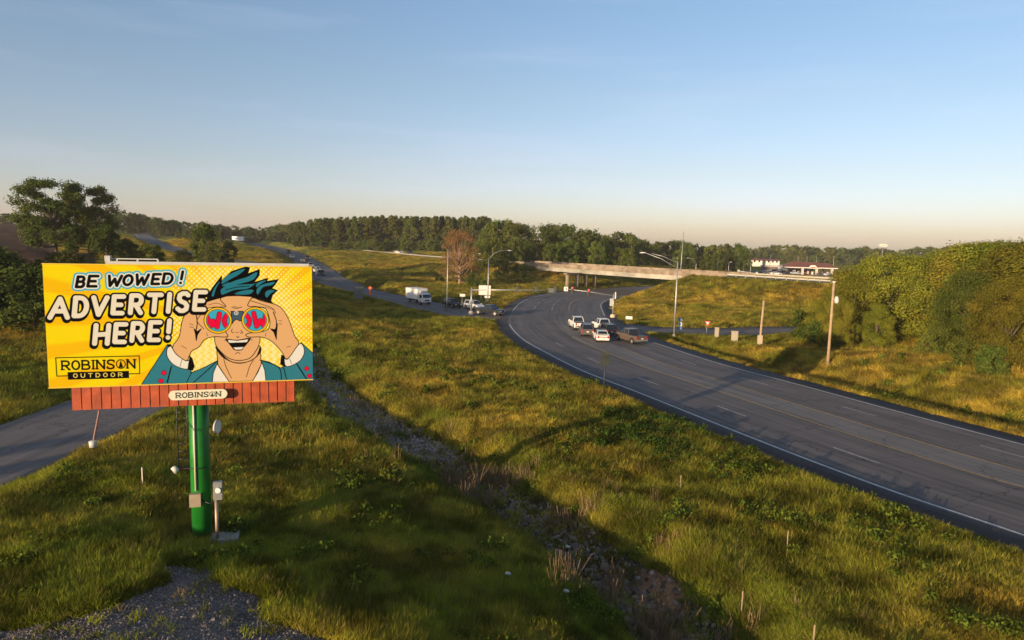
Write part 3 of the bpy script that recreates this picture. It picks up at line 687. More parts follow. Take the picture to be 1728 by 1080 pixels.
npmesh('lettering', V2, inv.reshape(-1, 4), pm, bd, {'ink': im2.reshape(-1, 3)[used]})
for bx_ in (bx0+.5, bx1-.56): MB().box(bx_, bx_+.06, -.17, .02, bz-.08, bz+.08).build('bracket', DARKM, bd)
# local frame position of the pole
Mi = Matrix.Translation((mid.x, mid.y, gz)) @ Matrix.Rotation(rz, 4, 'Z'); pl = Mi.inverted() @ Vector((-11.95, 25.62, gz)); px_, py_ = pl.x, pl.y; pr = .355
m = MB(); m.tube([(px_, py_, -.6), (px_, py_, Z0+.6)], pr, 40); m.build('pole', GREENP, bb)
for z_ in (2.9, 5.6): MB().tube([(px_, py_, z_), (px_, py_, z_+.03)], pr+.008, 40).build('weld_seam', GREENP, bb)
m = MB(); m.tube([(px_, py_, -.1), (px_, py_, .06)], pr+.09, 32).build('base_plate', GREENP, bb)
m = MB(); m.box(-4.1, 4.1, py_-.3, py_+.3, Z0+.15, Z0+.75)
for i in range(8):
    x = -4.0+i*8/7; m.box(x-.05, x+.05, .16, py_*2-.16, Z0+.05, Z0+.15); m.box(x-.05, x+.05, .16, .24, Z0+.1, Z1-.1); m.box(x-.05, x+.05, .24, py_-.32, Z0+.8, Z0+.9)
m.build('frame', DARKM, bb)
yb = py_*2
bk = MB(); bk.box(-2.9, 4.35, yb+.25, yb+.4, Z0+.1, Z1+.06).build('back_panel', WHITEM, bb)
m = MB()                                          # white working platform and rails behind the face
m.box(-3.0, 4.2, yb+.42, yb+.5, Z1-.02, Z1+.04)
for x in (-2.95, -2.6, -1.9, -1.2, -.6, 1.2, 3.0, 4.2): m.box(x-.03, x+.03, yb+.42, yb+.5, Z1-.6, Z1+(.13 if x < -1 else .05))
m.box(-2.95, -1.2, yb+.43, yb+.49, Z1+.13, Z1+.17); m.box(-2.98, -2.80, yb+.3, yb+.6, Z1+.06, Z1+.26)
m.build('top_rail', WHITEM, bb)
m = MB(); m.box(-3.7, 3.8, yb+.4, yb+1.1, Z0-.1, Z0-.04); m.box(-3.7, 3.8, yb+1.06, yb+1.1, Z0+.9, Z0+.95); m.build('catwalk', STEEL, bb)
# ladder on the left of the pole
lx, ly = px_-pr-.22, py_-.12
m = MB(); zb_ = Z0-.86-2.55
for s in (-.17, .17): m.tube([(lx+s, ly, zb_), (lx+s, ly, Z0)], .02, 6)
k = zb_+.05
while k < Z0: m.tube([(lx-.17, ly, k), (lx+.17, ly, k)], .014, 6); k += .305
for z in (zb_+.3, zb_+1.9): m.box(lx+.15, px_-pr+.1, ly-.02, ly+.02, z, z+.05)
m.build('ladder', DARKM, bb)
m = MB(); m.tube([(px_-.12, py_-pr-.03, 2.1), (px_-.12, py_-pr-.03, Z0)], .035, 8)
m.build('conduit', mat('pale_conduit', (.55,.50,.38), .5), bb)
m = MB(); m.box(px_-.34, px_+.06, py_-pr-.17, py_-pr+.06, 1.5, 2.0); m.build('electric_box', TANB, bb)
m = MB(); m.tube([(px_-.5, py_-.28, zb_+.02), (px_+.02, py_-pr-.04, zb_+.02), (px_+.3, py_-pr+.08, zb_+.02)], .02, 6); m.build('cable', BLK_, bb)
# lamps
def lamp_disc(loc, r, axis, name='flood_lamp', depth=.09, arm=None):
    f = empty(name, loc); f.parent = bb; a = Vector(axis).normalized()
    m = MB(); m.tube([Vector((0,0,0))-a*depth*.6, Vector((0,0,0))-a*depth*.3, Vector((0,0,0))+a*depth*.4], [r*.6, r, r], 24); m.build('housing', WHITEM, f)
    m = MB(); m.tube([a*depth*.41, a*depth*.47], [r*.88, r*.86], 24); m.build('lens', GLASS, f)
    if arm: MB().tube([(0,0,0)]+[Vector(q)-Vector(loc) for q in arm], .03, 8).build('arm', mat('red_bracket', (.22,.05,.04), .5), f)
lamp_disc((px_+pr+.30, py_-.10, Z0-.86-1.0), .27, (.93,-.36,0), arm=[(px_+pr-.05, py_, Z0-.86-1.0)])
lamp_disc((px_-pr-.50, py_-.2, zb_-.02), .14, (-.8,-.3,-.5), depth=.2, arm=[(px_-pr+.03, py_-.1, zb_-.02)])
# flood light on an arm hanging in front of the skirt
p0 = Mi.inverted() @ Vector(D(167,697,23.75)); p1 = Mi.inverted() @ Vector(D(157,748,22.3))
fl = empty('flood_light', p0); fl.parent = bb
MB().tube([(0,0,.1), (0,0,0), tuple(p1-p0)], .035, 8).build('arm', mat('rusty_arm', (.25,.12,.09), .6), fl)
q = p1-p0; m = MB(); m.tube([q+Vector((0,0,.10)), q+Vector((0,0,.07)), q+Vector((0,-.02,-.13))], [.06,.13,.11], 14); m.build('lamp_head', WHITEM, fl)

# meter post on a concrete slab beside the pole
mp_w = Mi @ Vector((px_+.62, py_-.55, 0)); g2 = hz(mp_w.x, mp_w.y)
mt = empty('meter_post', (mp_w.x, mp_w.y, g2), rz, 'thin steel meter post with grey box beside the green billboard pole', 'meter post')
MB().tube([(0,0,-.3), (0,0,1.75)], .07, 12).build('post', mat('rusty_pipe', (.30,.22,.16), .5, .5, .2), mt)
MB().box(-.10,.22,-.1,.08,1.75,2.45).build('meter_box', STEEL, mt); MB().tube([(.08,-.1,2.15),(.08,-.19,2.15)], .10, 16).build('meter', GLASS, mt)
MB().tube([(0,0,1.6),(-.3,.1,1.58),(-.55,.2,1.7)], .025, 6).build('cable', BLK_, mt)
o = MB().box(-.45,.60,-.2,.55,-.25,.17).build('concrete_slab', CONC, None); o.location = (mp_w.x+.15, mp_w.y+.05, g2+.02); o.rotation_euler.z = rz
tag(o, 'rough grey concrete slab at the foot of the billboard', 'slab')

# ================================================================ STAKES
def stake(px, py0, py1, z, label, mt_=WOOD, w=.022):
    x, y, _ = G(px, py1, z); z = hz(x, y); h = (py1-py0)*y/FPX
    o = MB().box(-w, w, -w*.6, w*.6, -.2, h).box(-w*.7, w*.7, -w*.5, w*.5, h, h+.02).build('survey_stake', mt_, None)
    o.location = (x, y, z); o.rotation_euler = (rnd.uniform(-.03,.03), rnd.uniform(-.03,.03), rnd.random()*2)
    tag(o, label, 'stake', 'wooden survey stakes in the grass')
stake(241, 788, 826, 1.3, 'pale survey stake in dark grass left of the billboard pole', mat('pale_wood', (.55,.48,.40), .8))
stake(1147.5, 801, 833, .2, 'wooden stake standing alone between the dark weeds and the highway')
stake(1327.5, 895, 932, .2, 'wooden stake in sunlit grass nearest the highway shoulder')
stake(1252, 977, 1022, .2, 'wooden stake in grass between the rocky ditch and another stake')
stake(1371.5, 1045, 1092, .2, 'wooden stake cut off by the bottom edge of the picture')
stake(1363, 585, 606, .4, 'short leaning stick in the grass between two wooden poles')

# ================================================================ POLES, LAMPS, SIGNS
def base_at(px, py, z=0.0):
    for _ in range(6):
        x, y, _z = G(px, py, z); z = hz(x, y)
    return x, y, z
def toph(px, py, y): return D(px, py, y)[2]
def face_cam(x, y): return math.atan2(y, x)-math.pi/2
# utility poles
def wood_pole(px, py, ptx, pty, r, label, band=None, extra=None, g='wooden poles by the right roadside', y=None, z=None):
    x, yy, zz = base_at(px, py) if y is None else (D(px, py, y)[0], y, z)
    T = D(ptx, pty, yy); h = T[2]-zz
    t = empty('wooden_pole', (x, yy, zz), face_cam(x, yy), label, 'pole', g)
    Mx = Matrix.Rotation(-face_cam(x, yy), 4, 'Z'); tp = Mx @ Vector((T[0]-x, 0, h))
    MB().tube([(0,0,-.4), tuple(tp*.5), tuple(tp)], [r, r*.88, r*.75], 12).build('shaft', POLEW if r > .12 else STEEL, t)
    if extra: extra(t, tp, r)
    return t
def meterb(t, tp, r):
    MB().box(-.32,.32,-.36,-.12,.6,1.75).build('cabinet', TANB, t); MB().box(-.26,.26,-.3,.3,-.2,.15).build('footing', CONC, t)
def lampb(t, tp, r):
    q = tp*.80; MB().tube([q, q+Vector((.35,-.1,.06))], .04, 6).build('bracket', STEEL, t)
    m = MB(); m.tube([q+Vector((.35,-.12,.38)), q+Vector((.40,-.12,.2)), q+Vector((.42,-.12,-.22)), q+Vector((.42,-.12,-.42))], [.10,.22,.25,.16], 14); m.build('lamp_head', WHITEM, t)
    MB().box(tp.x-.16, tp.x+.16, -.16, .16, tp.z-.02, tp.z+.06).build('cap', STEEL, t)
wood_pole(1281, 594, 1289, 507, .17, 'short bare wooden pole with a pale meter cabinet at its foot', extra=meterb)
wood_pole(1397, 611, 1407.5, 476, .17, 'tall wooden pole with a white lamp in front of the green trees', extra=lampb)
wood_pole(754, 527, 756, 421, .10, 'tall thin pale pole on the verge behind the box truck', g='bare poles by the road')
wood_pole(1147, 474, 1153.5, 391, .11, 'tall thin pole rising beside the bridge guardrail', g='bare poles by the road')
def cabinet(px, py, pty, wpx, label):
    x, y, z = base_at(px, py); h = (py-pty)*y/FPX; w2 = wpx*y/FPX/2
    t = empty('utility_cabinet', (x, y, z), face_cam(x, y), label, 'utility cabinet', 'utility cabinets near the ramp')
    MB().box(-w2, w2, -w2*.7, w2*.7, 0, h*.94).build('housing', mat('beige_cabinet', (.24,.20,.15), .6, 0, .1, 2), t)
    MB().box(-w2*1.06, w2*1.06, -w2*.78, w2*.78, h*.94, h).build('lid', TANB, t); MB().box(-w2*.8, w2*.8, -w2*.7-.012, -w2*.7, h*.1, h*.86).build('door', mat('beige_door', (.27,.23,.17), .6), t)
    MB().box(-w2*1.2, w2*1.2, -w2*.9, w2*.9, -.25, .05).build('footing', CONC, t)
cabinet(1208, 588, 568, 7, 'narrow pale utility cabinet in the grass nearest the ramp sign')
cabinet(1238.5, 587, 566.5, 11, 'wide grey utility cabinet in grass left of the short wooden pole')

def street_lamp(px, py, pty, arm, label, y=None, z=None, r=.10, double=False, g='street lamps over the roads'):
    """arm: pixel offset of the lamp head from the pole top (dx, dy)"""
    x, yy, zz = base_at(px, py) if y is None else (D(px, py, y)[0], y, z)
    h = toph(px, pty, yy)-zz; s = yy/FPX; rz_ = face_cam(x, yy)
    t = empty('street_lamp', (x, yy, zz), rz_, label, 'street lamp', g)
    MB().tube([(0,0,-.3), (0,0,.5)], r*1.7, 10).build('base', CONC, t)
    MB().tube([(0,0,0), (0,0,h*.5), (0,0,h)], [r*1.2, r, r*.75], 10).build('pole', STEEL, t)
    ax_, az = arm[0]*s, -arm[1]*s
    if double:
        MB().tube([(0,0,h-1.0), (ax_*.5,0,h-1.0+(az+1.0)*.62), (ax_,0,h+az)], r*.42, 6).build('arm', STEEL, t)
        MB().tube([(0,0,h-.25), (ax_*.45,0,h-.25+(az+.25)*.68), (ax_*.8,0,h+az*.93)], r*.38, 6).build('arm', STEEL, t)
    else: MB().tube([(0,0,h-.1), (ax_*.25,0,h+az*.6), (ax_*.6,0,h+az*.95), (ax_,0,h+az)], r*.5, 6).build('arm', STEEL, t)
    sg = 1 if ax_ > 0 else -1; L_ = .75 if yy < 200 else .6
    m = MB(); m.loft([[(ax_-sg*.1, -.08, h+az-.02),(ax_-sg*.1,.08,h+az-.02),(ax_-sg*.1,.08,h+az+.06),(ax_-sg*.1,-.08,h+az+.06)],
                      [(ax_+sg*L_*.5,-.17,h+az-.07),(ax_+sg*L_*.5,.17,h+az-.07),(ax_+sg*L_*.5,.12,h+az+.10),(ax_+sg*L_*.5,-.12,h+az+.10)],
                      [(ax_+sg*L_,-.10,h+az-.05),(ax_+sg*L_,.10,h+az-.05),(ax_+sg*L_,.06,h+az+.03),(ax_+sg*L_,-.06,h+az+.03)]])
    m.build('lamp_head', WHITEM, t)
street_lamp(823, 517, 437, (32,-15), 'tall street lamp with arm reaching right above the white signboards')
street_lamp(1137, 575, 441, (-55,-13), 'tallest street lamp with a long double arm reaching left over the highway', double=True, r=.12)
street_lamp(1130, 462, 441, (10,-6), 'small distant street lamp just behind the bridge left of the thin pole', y=262, z=6, r=.09)
street_lamp(1174, 460, 444, (-13,-8), 'small distant street lamp with arm toward the thin pole', y=255, z=5, r=.09)
street_lamp(1229, 462, 444, (2,-2), 'short distant lamp behind the right guardrail before the dark tree', y=240, z=4, r=.09)
street_lamp(1266, 463, 446, (3,-1), 'short distant lamp standing among the cars of the station lot', y=250, z=3, r=.09)
street_lamp(795, 485, 436, (12,-8), 'distant street lamp half hidden by the bare brown tree', y=205, z=1.5, r=.09)

# traffic signals
SIGY = mat('signal_black', (.015,.015,.016), .5); RED_ = bpy.data.materials.new('signal_red'); RED_.use_nodes = True
_b = RED_.node_tree.nodes['Principled BSDF']; _b.inputs['Base Color'].default_value = (.6,.01,.01,1); _b.inputs['Emission Color'].default_value = (1,.03,.02,1); _b.inputs['Emission Strength'].default_value = 2.2
DIML = mat('signal_dim', (.05,.03,.02), .3)
def signal_head(t, x, z, red=True, side=-1, plate=True):
    h = empty('signal_head', (x, 0, z)); h.parent = t
    MB().box(-.19,.19,-.12,.12,-.55,.55).build('housing', SIGY if red else mat('signal_back', (.06,.06,.055), .6), h)
    if plate: MB().box(-.30,.30,.125 if red else -.14,.14 if red else -.125,-.68,.68).build('back_plate', SIGY if red else STEEL, h)
    for k, zz in enumerate((.36, 0, -.36)):
        if red:
            MB().tube([(0,-.122,zz),(0,-.14,zz)], .14, 14).build('lens', RED_ if k == 0 else DIML, h)
            MB().box(-.16,.16,-.32,-.12,zz+.15,zz+.17).build('visor', SIGY, h)
def mast_signal(px, py, pty, armpx, label, heads, signs, side):
    x, y, z = base_at(px, py); h = toph(px, pty, y)-z; s = y/FPX; rz_ = face_cam(x, y)
    t = empty('traffic_signal', (x, y, z), rz_, label, 'traffic signal', 'mast arm traffic signals at the junction')
    MB().tube([(0,0,-.3),(0,0,.55),(0,0,.75)], [.5,.5,.3], 14).build('base', mat('pale_base', (.5,.40,.30), .7), t)
    MB().tube([(0,0,.6),(0,0,h)], [.17,.13], 12).build('pole', STEEL, t)
    Lx = armpx*s; zt = h-.35; ez = zt+ (0.25 if side > 0 else 1.0)
    MB().tube([(0,0,zt),(Lx*.5,0,zt+(ez-zt)*.6),(Lx,0,ez)], [.11,.085,.06], 10).build('mast_arm', STEEL, t)
    for dx, red in heads: signal_head(t, dx*s, zt+(ez-zt)*dx/armpx+(0 if red else .15), red, plate=red)
    for dx, w, hh, mt_ in signs:
        MB().box(dx*s-w/2, dx*s+w/2, -.16, -.12, zt+(ez-zt)*dx/armpx-hh/2, zt+(ez-zt)*dx/armpx+hh/2).build('sign_plate', mt_, t)
    return t, h
SIGNW = mat('sign_white', (.62,.60,.56), .5, var=.05); SIGNG = mat('sign_back_grey', (.11,.115,.11), .7, .0, .1)
tL, hL = mast_signal(795, 532, 486, 150, 'left traffic signal with a very long horizontal arm across the side road', [(77,False),(109,False),(142,False)], [(135,1.0,.8,SIGNG)], 1)
tR, hR = mast_signal(1034, 537, 496, -84, 'right traffic signal whose arm carries two red lights over the highway', [(-70,True),(-42,True)], [(-81,.75,.8,SIGNW)], -1)
MB().box(.2,.42,-.15,.15,hR-.9,hR+.35).build('camera_housing', WHITEM, tR)
signal_head(tR, -.35, 2.9, False)
# lettering plate on the white sign of the right arm: left turn arrow
s_ = (121.8)/FPX; MB().box(-81*s_-.08, -81*s_+.08, -.17, -.162, hR+.62-.22, hR+.62+.18).build('arrow_mark', BLK_, tR)

def sign(px, py, parts, posts, label, name='road_sign', cat='sign', g=None, turn=0.0, pr=.035, pmat=STEEL):
    """parts: (kind, cx, cy, w, h, material) in pixels; posts: list of (px, top py)"""
    x, y, z = base_at(px, py); s = y/FPX; rz_ = face_cam(x, y)
    t = empty(name, (x, y, z), rz_+turn, label, cat, g)
    for qx, qy in posts: MB().tube([((qx-px)*s,.03,-.2), ((qx-px)*s,.03,(py-qy)*s)], pr, 8).build('post', pmat, t)
    for i, (k, cx, cy, w_, h_, mt_, nm) in enumerate(parts):
        X0 = (cx-px)*s; Zc = (py-cy)*s; a, b = w_*s/2, h_*s/2; yy = -.03-.012*i
        if k == 'box': q = [(X0-a,Zc-b),(X0+a,Zc-b),(X0+a,Zc+b),(X0-a,Zc+b)]
        elif k == 'tri': q = [(X0-a,Zc+b),(X0+a,Zc+b),(X0,Zc-b)]
        else: q = [(X0-a,Zc),(X0,Zc-b),(X0+a,Zc),(X0,Zc+b)]
        MB().prism(q, yy, yy-.01).build(nm, mt_, t)
    return t
SIGNB = mat('sign_blue', (.03,.12,.33), .5); SIGNR = mat('sign_red', (.55,.03,.03), .5); SIGNO = mat('sign_orange', (.75,.12,.03), .5); DKG = mat('dark_sign_back', (.010,.014,.011), .7, .0, .1)
sign(820, 512, [('box',817.5,489.5,20,16,SIGNW,'panel')], [(811.5,482),(822.5,482)], 'large white rectangular signboard on two posts below the street lamp')
sign(823, 514, [('box',822,499.5,9,4,SIGNW,'panel')], [(820,498),(824,498)], 'small white plate sign below the large white signboard')
sign(779, 527, [('box',780,498,9,4.5,SIGNW,'panel')], [(779.5,497)], 'small white sign on a thin post left of the signal mast')
sign(1017, 681, [('box',1018,603,15,21,DKG,'panel'),('box',1018,611,17,1.2,DKG,'brace')], [(1018,593)], 'dark back of a tall roadside sign beside the near highway shoulder', pr=.045, pmat=DARKM)
sign(1061, 549, [('box',1061,536,11,5,SIGNW,'panel')], [(1061,535)], 'small wide white sign on a dark post where the ramp begins', pmat=DARKM)
sign(1146, 571, [('box',1146.5,542,6,5,SIGNB,'panel'),('box',1146.5,549.5,6,6,SIGNW,'panel'),('box',1146.5,549.5,4,4,SIGNB,'emblem'),('box',1146.5,556,6,5,SIGNB,'panel')], [(1146.5,540)], 'tall narrow route marker with blue and white plates beside the tallest lamp', pmat=DARKM)
yt = sign(1191, 563, [('tri',1193,546,10,9,SIGNR,'panel'),('tri',1193,545.2,5.2,4.6,SIGNW,'panel_centre')], [(1192,548)], 'red and white triangular yield sign by the ramp')
sign(624, 481, [('dia',624.5,467,7,7,SIGNO,'panel'),('box',624,475,4,7,SIGNO,'flag')], [(624,468)], 'orange warning sign on the grass beside the side road')
sign(604, 511, [('box',604.5,494,15,20,SIGNG,'panel')], [(598.5,484),(610.5,484)], 'grey backed signboard on two posts at the dark edge of the side road')
sign(572, 429, [('box',572,421,5,6,SIGNG,'panel')], [(570.5,419),(573.5,419)], 'small far grey sign on two posts beside the elevated road')
sign(511, 447, [('box',508.5,441,4,9,SIGNG,'panel'),('box',513,441,3.5,9,SIGNG,'panel')], [(508,437),(513,437)], 'pair of grey sign plates on the verge near the queue of far cars')
sign(533.5, 465, [('box',533.5,457,2.6,13,SIGNW,'panel')], [(533.5,451)], 'narrow white marker standing just right of the billboard corner')
sign(458, 413, [('box',458.5,408,7,6,SIGNW,'panel')], [(457,409),(460,409)], 'small white board on the crest of the hill road')
# ================================================================ VEHICLES
TYRE = mat('tyre_rubber', (.012,.012,.012), .85); RIM = mat('alloy_rim', (.45,.45,.45), .35, .7); WGL = mat('car_glass', (.008,.010,.013), .06, spec=.8)
HL = mat('headlight_glass', (.75,.75,.72), .15); TL = mat('tail_light', (.35,.01,.01), .25); PLT = mat('number_plate', (.55,.55,.52), .5); CHR = mat('chrome', (.6,.6,.6), .25, .8)
def paint(name, col): return mat('paint_'+name, col, .28, .15, .03, 2, spec=.35)
PAINT = {'white': paint('white', (.70,.68,.64)), 'dark': paint('dark', (.018,.020,.026)), 'grey': paint('grey', (.10,.085,.08)), 'brown': paint('brown', (.11,.080,.058)), 'silver': paint('silver', (.35,.36,.37)), 'black': paint('black', (.010,.010,.012)), 'blue': paint('blue', (.03,.06,.16)), 'red': paint('red', (.25,.02,.015))}
SPEC = { # L, W, belt z, roof z, body profile (x, zbot, ztop), cabin (rear belt, rear roof, front roof, front belt), wheel r, axles
 'sedan': (4.7,1.82,.92,1.42, [(-2.35,.42,.80),(-2.25,.30,.98),(-1.5,.24,1.00),(.9,.24,.93),(1.9,.24,.80),(2.28,.28,.68),(2.35,.40,.58)], (-1.75,-1.05,.35,1.15), .33, (-1.42,1.40)),
 'suv':   (4.7,1.92,1.08,1.74, [(-2.35,.50,.95),(-2.28,.34,1.10),(-1.5,.30,1.12),(1.0,.30,1.10),(1.95,.30,1.00),(2.28,.34,.85),(2.35,.50,.70)], (-2.25,-1.95,.35,1.10), .37, (-1.42,1.45)),
 'pickup':(5.7,2.0,1.15,1.88, [(-2.85,.60,1.15),(-2.80,.45,1.18),(-1.0,.38,1.18),(1.4,.38,1.17),(2.6,.38,1.10),(2.80,.42,.98),(2.85,.55,.80)], (-.75,-.60,.75,1.45), .41, (-1.85,1.80)),
}
def make_car(kind, col, loc, rz, label, cat, g):
    Lc, Wc, bz, rf, prof, cab, wr, axl = SPEC[kind]; P_ = PAINT[col]; hw = Wc/2
    t = empty({'sedan':'parked_car','suv':'sport_utility_car','pickup':'pickup_truck'}[kind].replace('parked_car', 'car'), loc, rz, label, cat, g)
    m = MB(); secs = []
    for i, (x, zb, zt) in enumerate(prof):
        w = hw*(.90 if i in (0, len(prof)-1) else .97 if i in (1, len(prof)-2) else 1)
        secs.append([(x,-w*.96,zb),(x,-w,zb+.15),(x,-w,zt-.22),(x,-w*.94,zt-.04),(x,-w*.80,zt),(x,w*.80,zt),(x,w*.94,zt-.04),(x,w,zt-.22),(x,w,zb+.15),(x,w*.96,zb)])
    m.loft(secs, sm=False); m.build('body', P_, t)
    a, b, c, d = cab; z0 = bz; h0, h1 = hw*.88, hw*.70
    q = [[(a,-h0,z0),(a,h0,z0)],[(b,-h1,rf),(b,h1,rf)],[(c,-h1,rf),(c,h1,rf)],[(d,-h0,z0),(d,h0,z0)]]
    m = MB()
    for s in (0, 1): pts = [q[k][s] for k in range(4)]; m.face(pts if s else pts[::-1])
    for k in range(3): m.face([q[k][0], q[k][1], q[k+1][1], q[k+1][0]])
    m.face([q[0][0],q[0][1],q[3][1],q[3][0]]); m.build('cabin', P_, t)
    def pane(pts, f=.13, o=.012, nm='window'):
        P = [Vector(p) for p in pts]; cc = sum(P, Vector())/len(P); n = (P[1]-P[0]).cross(P[2]-P[0]).normalized()
        if n.dot(cc-Vector((0,0,.8))) < 0: n = -n
        MB().face([p+(cc-p)*f*(1 if True else 0)+n*o for p in P]).build(nm, WGL, t, False)
    pane([q[0][0],q[0][1],q[1][1],q[1][0]], .12, nm='rear_window'); pane([q[2][0],q[2][1],q[3][1],q[3][0]], .10, nm='windscreen')
    for s in (0, 1):
        A1, B1, C1, D1 = (Vector(q[k][s]) for k in range(4)); xm = 0.45*A1.x+.55*D1.x if kind != 'pickup' else .35
        lo = A1.lerp(D1, (xm-A1.x)/(D1.x-A1.x)); hi = B1.lerp(C1, min(.98, max(.02, (xm-B1.x)/(C1.x-B1.x))))
        pane([A1, lo, hi, B1], .13, nm='side_window'); pane([lo, D1, C1, hi], .13, nm='side_window')
    for x in axl:
        for s in (-1, 1):
            wv = MB(); yo = s*(hw-.02); yi = s*(hw-.24)
            wh = wv.tube([(x,yi,wr),(x,yi+s*.02,wr),(x,yo-s*.03,wr),(x,yo+s*.015,wr)], [wr*.85,wr,wr,wr*.92], 20).build('wheel', TYRE, t)
            MB().tube([(x,yo+s*.012,wr),(x,yo+s*.03,wr)], [wr*.62,wr*.55], 14).build('rim', RIM, wh)
            ar = MB(); pts = [(x+wr*1.22*math.cos(R(k)), wr+wr*1.22*math.sin(R(k))) for k in range(-10, 191, 20)]
            ar.prism(pts, s*(hw+.004), s*(hw-.05)).build('wheel_arch', BLK_, t)
    xf, xr = prof[-1][0], prof[0][0]; zt = prof[-2][2]; zr = prof[1][2]
    for s in (-1, 1):
        MB().box(xf-.10, xf+.015, s*hw*.62-.17, s*hw*.62+.17, zt-.22, zt-.06).build('headlight', HL, t)
        MB().box(xr-.02, xr+.08, s*hw*.74-.13, s*hw*.74+.13, zr-.36, zr-.10 if kind != 'pickup' else zr-.05).build('tail_light', TL, t)
        MB().box(d-.25, d-.05, s*(hw+.02), s*(hw+.16), bz-.02, bz+.14).build('mirror', P_, t)
    MB().box(xf-.02, xf+.03, -hw*.8, hw*.8, prof[-1][1]-.08, prof[-1][1]+.08).build('front_bumper', CHR if kind == 'pickup' else P_, t)
    MB().box(xr-.05, xr+.02, -hw*.85, hw*.85, prof[0][1]-.08, prof[0][1]+.12).build('rear_bumper', CHR if kind == 'pickup' else P_, t)
    MB().box(xf, xf+.02, -.45, .45, zt-.34, zt-.12).build('grille', BLK_, t)
    MB().box(xr-.065 if kind != 'pickup' else xr-.03, xr-.01, -.16, .16, zr-.42, zr-.26).build('number_plate', PLT, t)
    if kind == 'pickup': MB().box(-2.72, -.85, -hw*.80, hw*.80, 1.183, 1.19).build('cargo_bed', BLK_, t)
    if kind == 'suv':
        for s in (-1, 1): MB().box(-1.7,.2,s*.60-.02,s*.60+.02,rf+.03,rf+.07).build('roof_rail', BLK_, t)
    return t
def make_truck(loc, rz, label):
    t = empty('box_truck', loc, rz, label, 'box truck')
    W_ = mat('truck_box_white', (.70,.68,.65), .4, 0, .04, 1)
    MB().box(-3.9,1.15,-1.15,1.15,.95,3.15).build('cargo_box', W_, t); MB().box(-3.95,-3.9,-1.1,1.1,1.0,3.1).build('rear_door', WHITEM, t)
    m = MB()
    for z in (.98, 3.08): m.box(-3.92,1.17,-1.17,-1.15,z-.04,z+.04); m.box(-3.92,1.17,1.15,1.17,z-.04,z+.04)
    m.build('box_trim', STEEL, t)
    sec = lambda x, zt, w: [(x,-w,.55),(x,-w,zt-.15),(x,-w*.9,zt),(x,w*.9,zt),(x,w,zt-.15),(x,w,.55)]
    MB().loft([sec(1.35,2.30,1.0),sec(2.3,2.35,1.0),sec(2.75,2.15,1.0),sec(3.05,1.35,1.0),sec(3.12,.9,.98)]).build('cab', PAINT['white'], t)
    MB().face([(2.80,-.85,2.08),(2.80,.85,2.08),(3.06,.88,1.42),(3.06,-.88,1.42)]).build('windscreen', WGL, t, False)
    for s in (-1,1):
        MB().box(1.7,2.65,s*1.003,s*1.012,1.35,2.05).build('side_window', WGL, t); MB().box(3.08,3.15,s*.75-.14,s*.75+.14,.78,.98).build('headlight', HL, t); MB().box(2.7,2.8,s*1.05,s*1.25,1.5,1.95).build('mirror', BLK_, t)
        MB().box(-3.97,-3.93,s*.9-.1,s*.9+.1,.75,.9).build('tail_light', TL, t)
    MB().box(3.1,3.16,-.5,.5,.8,1.05).build('grille', BLK_, t); MB().box(-3.8,1.3,-.5,.5,.6,.93).build('chassis', DARKM, t)
    MB().loft([[(1.0,-.7,2.3),(1.0,.7,2.3),(1.0,.7,2.75),(1.0,-.7,2.75)],[(1.75,-.6,2.35),(1.75,.6,2.35),(1.6,.6,2.75),(1.6,-.6,2.75)]]).build('cooling_unit', mat('unit_grey', (.35,.35,.35), .5), t)
    for x in (-2.6, 2.15):
        for s in (-1,1):
            w_ = MB().tube([(x,s*.75,.40),(x,s*1.04,.40)], .40, 20).build('wheel', TYRE, t); MB().tube([(x,s*1.04,.40),(x,s*1.055,.40)], .22, 14).build('rim', RIM, w_)
    return t
def proj(p):
    v = np.array(p, float)-np.array((0,0,CAMZ)); f = v@CF
    return 864+FPX*(v@CR)/f, 540-FPX*(v@CU)/f
def on_road(P, px, off, rev=False, lo=0, hi=None, lift=.02):
    N_ = normals(P); q = offs(P, N_, off); best = None
    for i in range(lo, hi or len(q)-1):
        if q[i][1] < 5: continue
        u, v = proj(q[i])
        if best is None or abs(u-px) < best[0]: best = (abs(u-px), i)
    i = best[1]; d = P[min(i+1, len(P)-1)]-P[max(i-1, 0)]; a = math.atan2(d[1], d[0])
    return (float(q[i][0]), float(q[i][1]), float(q[i][2])+lift), a+(math.pi if rev else 0)
def hwdir(x, y):
    i = int(np.argmin(np.hypot(HW[:,0]-x, HW[:,1]-y))); d = HW[i+1]-HW[i-1]; return math.atan2(d[1], d[0])
gq = 'vehicles waiting at the red light'; gs = 'vehicles leaving the side road'; gf = 'far cars coming down the hill road'
for kind, col, px, py, lab, cat, da in (
  ('pickup','white',974,554,'white pickup truck leftmost of the vehicles at the red light','pickup truck',.0),
  ('suv','grey',989,565,'dark grey car behind the leftmost white pickup','car',-.15),
  ('pickup','white',1017,558,'white pickup truck in the right group of waiting vehicles','pickup truck',.1),
  ('suv','dark',1025,565,'black car tucked behind the right white pickup','car',.0),
  ('sedan','white',1014,574,'low white sports car with a red rear light bar','car',-.2),
  ('pickup','brown',1064,577,'brown pickup truck furthest right on the highway','pickup truck',.15)):
    x, y, _ = G(px, py, 0.02)
    c = make_car(kind, col, (x, y, .008), hwdir(x, y)+da, lab, cat, gq)
    if kind == 'sedan': MB().box(-2.43,-2.38,-.75,.75,.72,.80).build('light_bar', TL, c); MB().box(-2.3,-2.05,-.8,.8,1.12,1.16).build('spoiler', PAINT['white'], c)
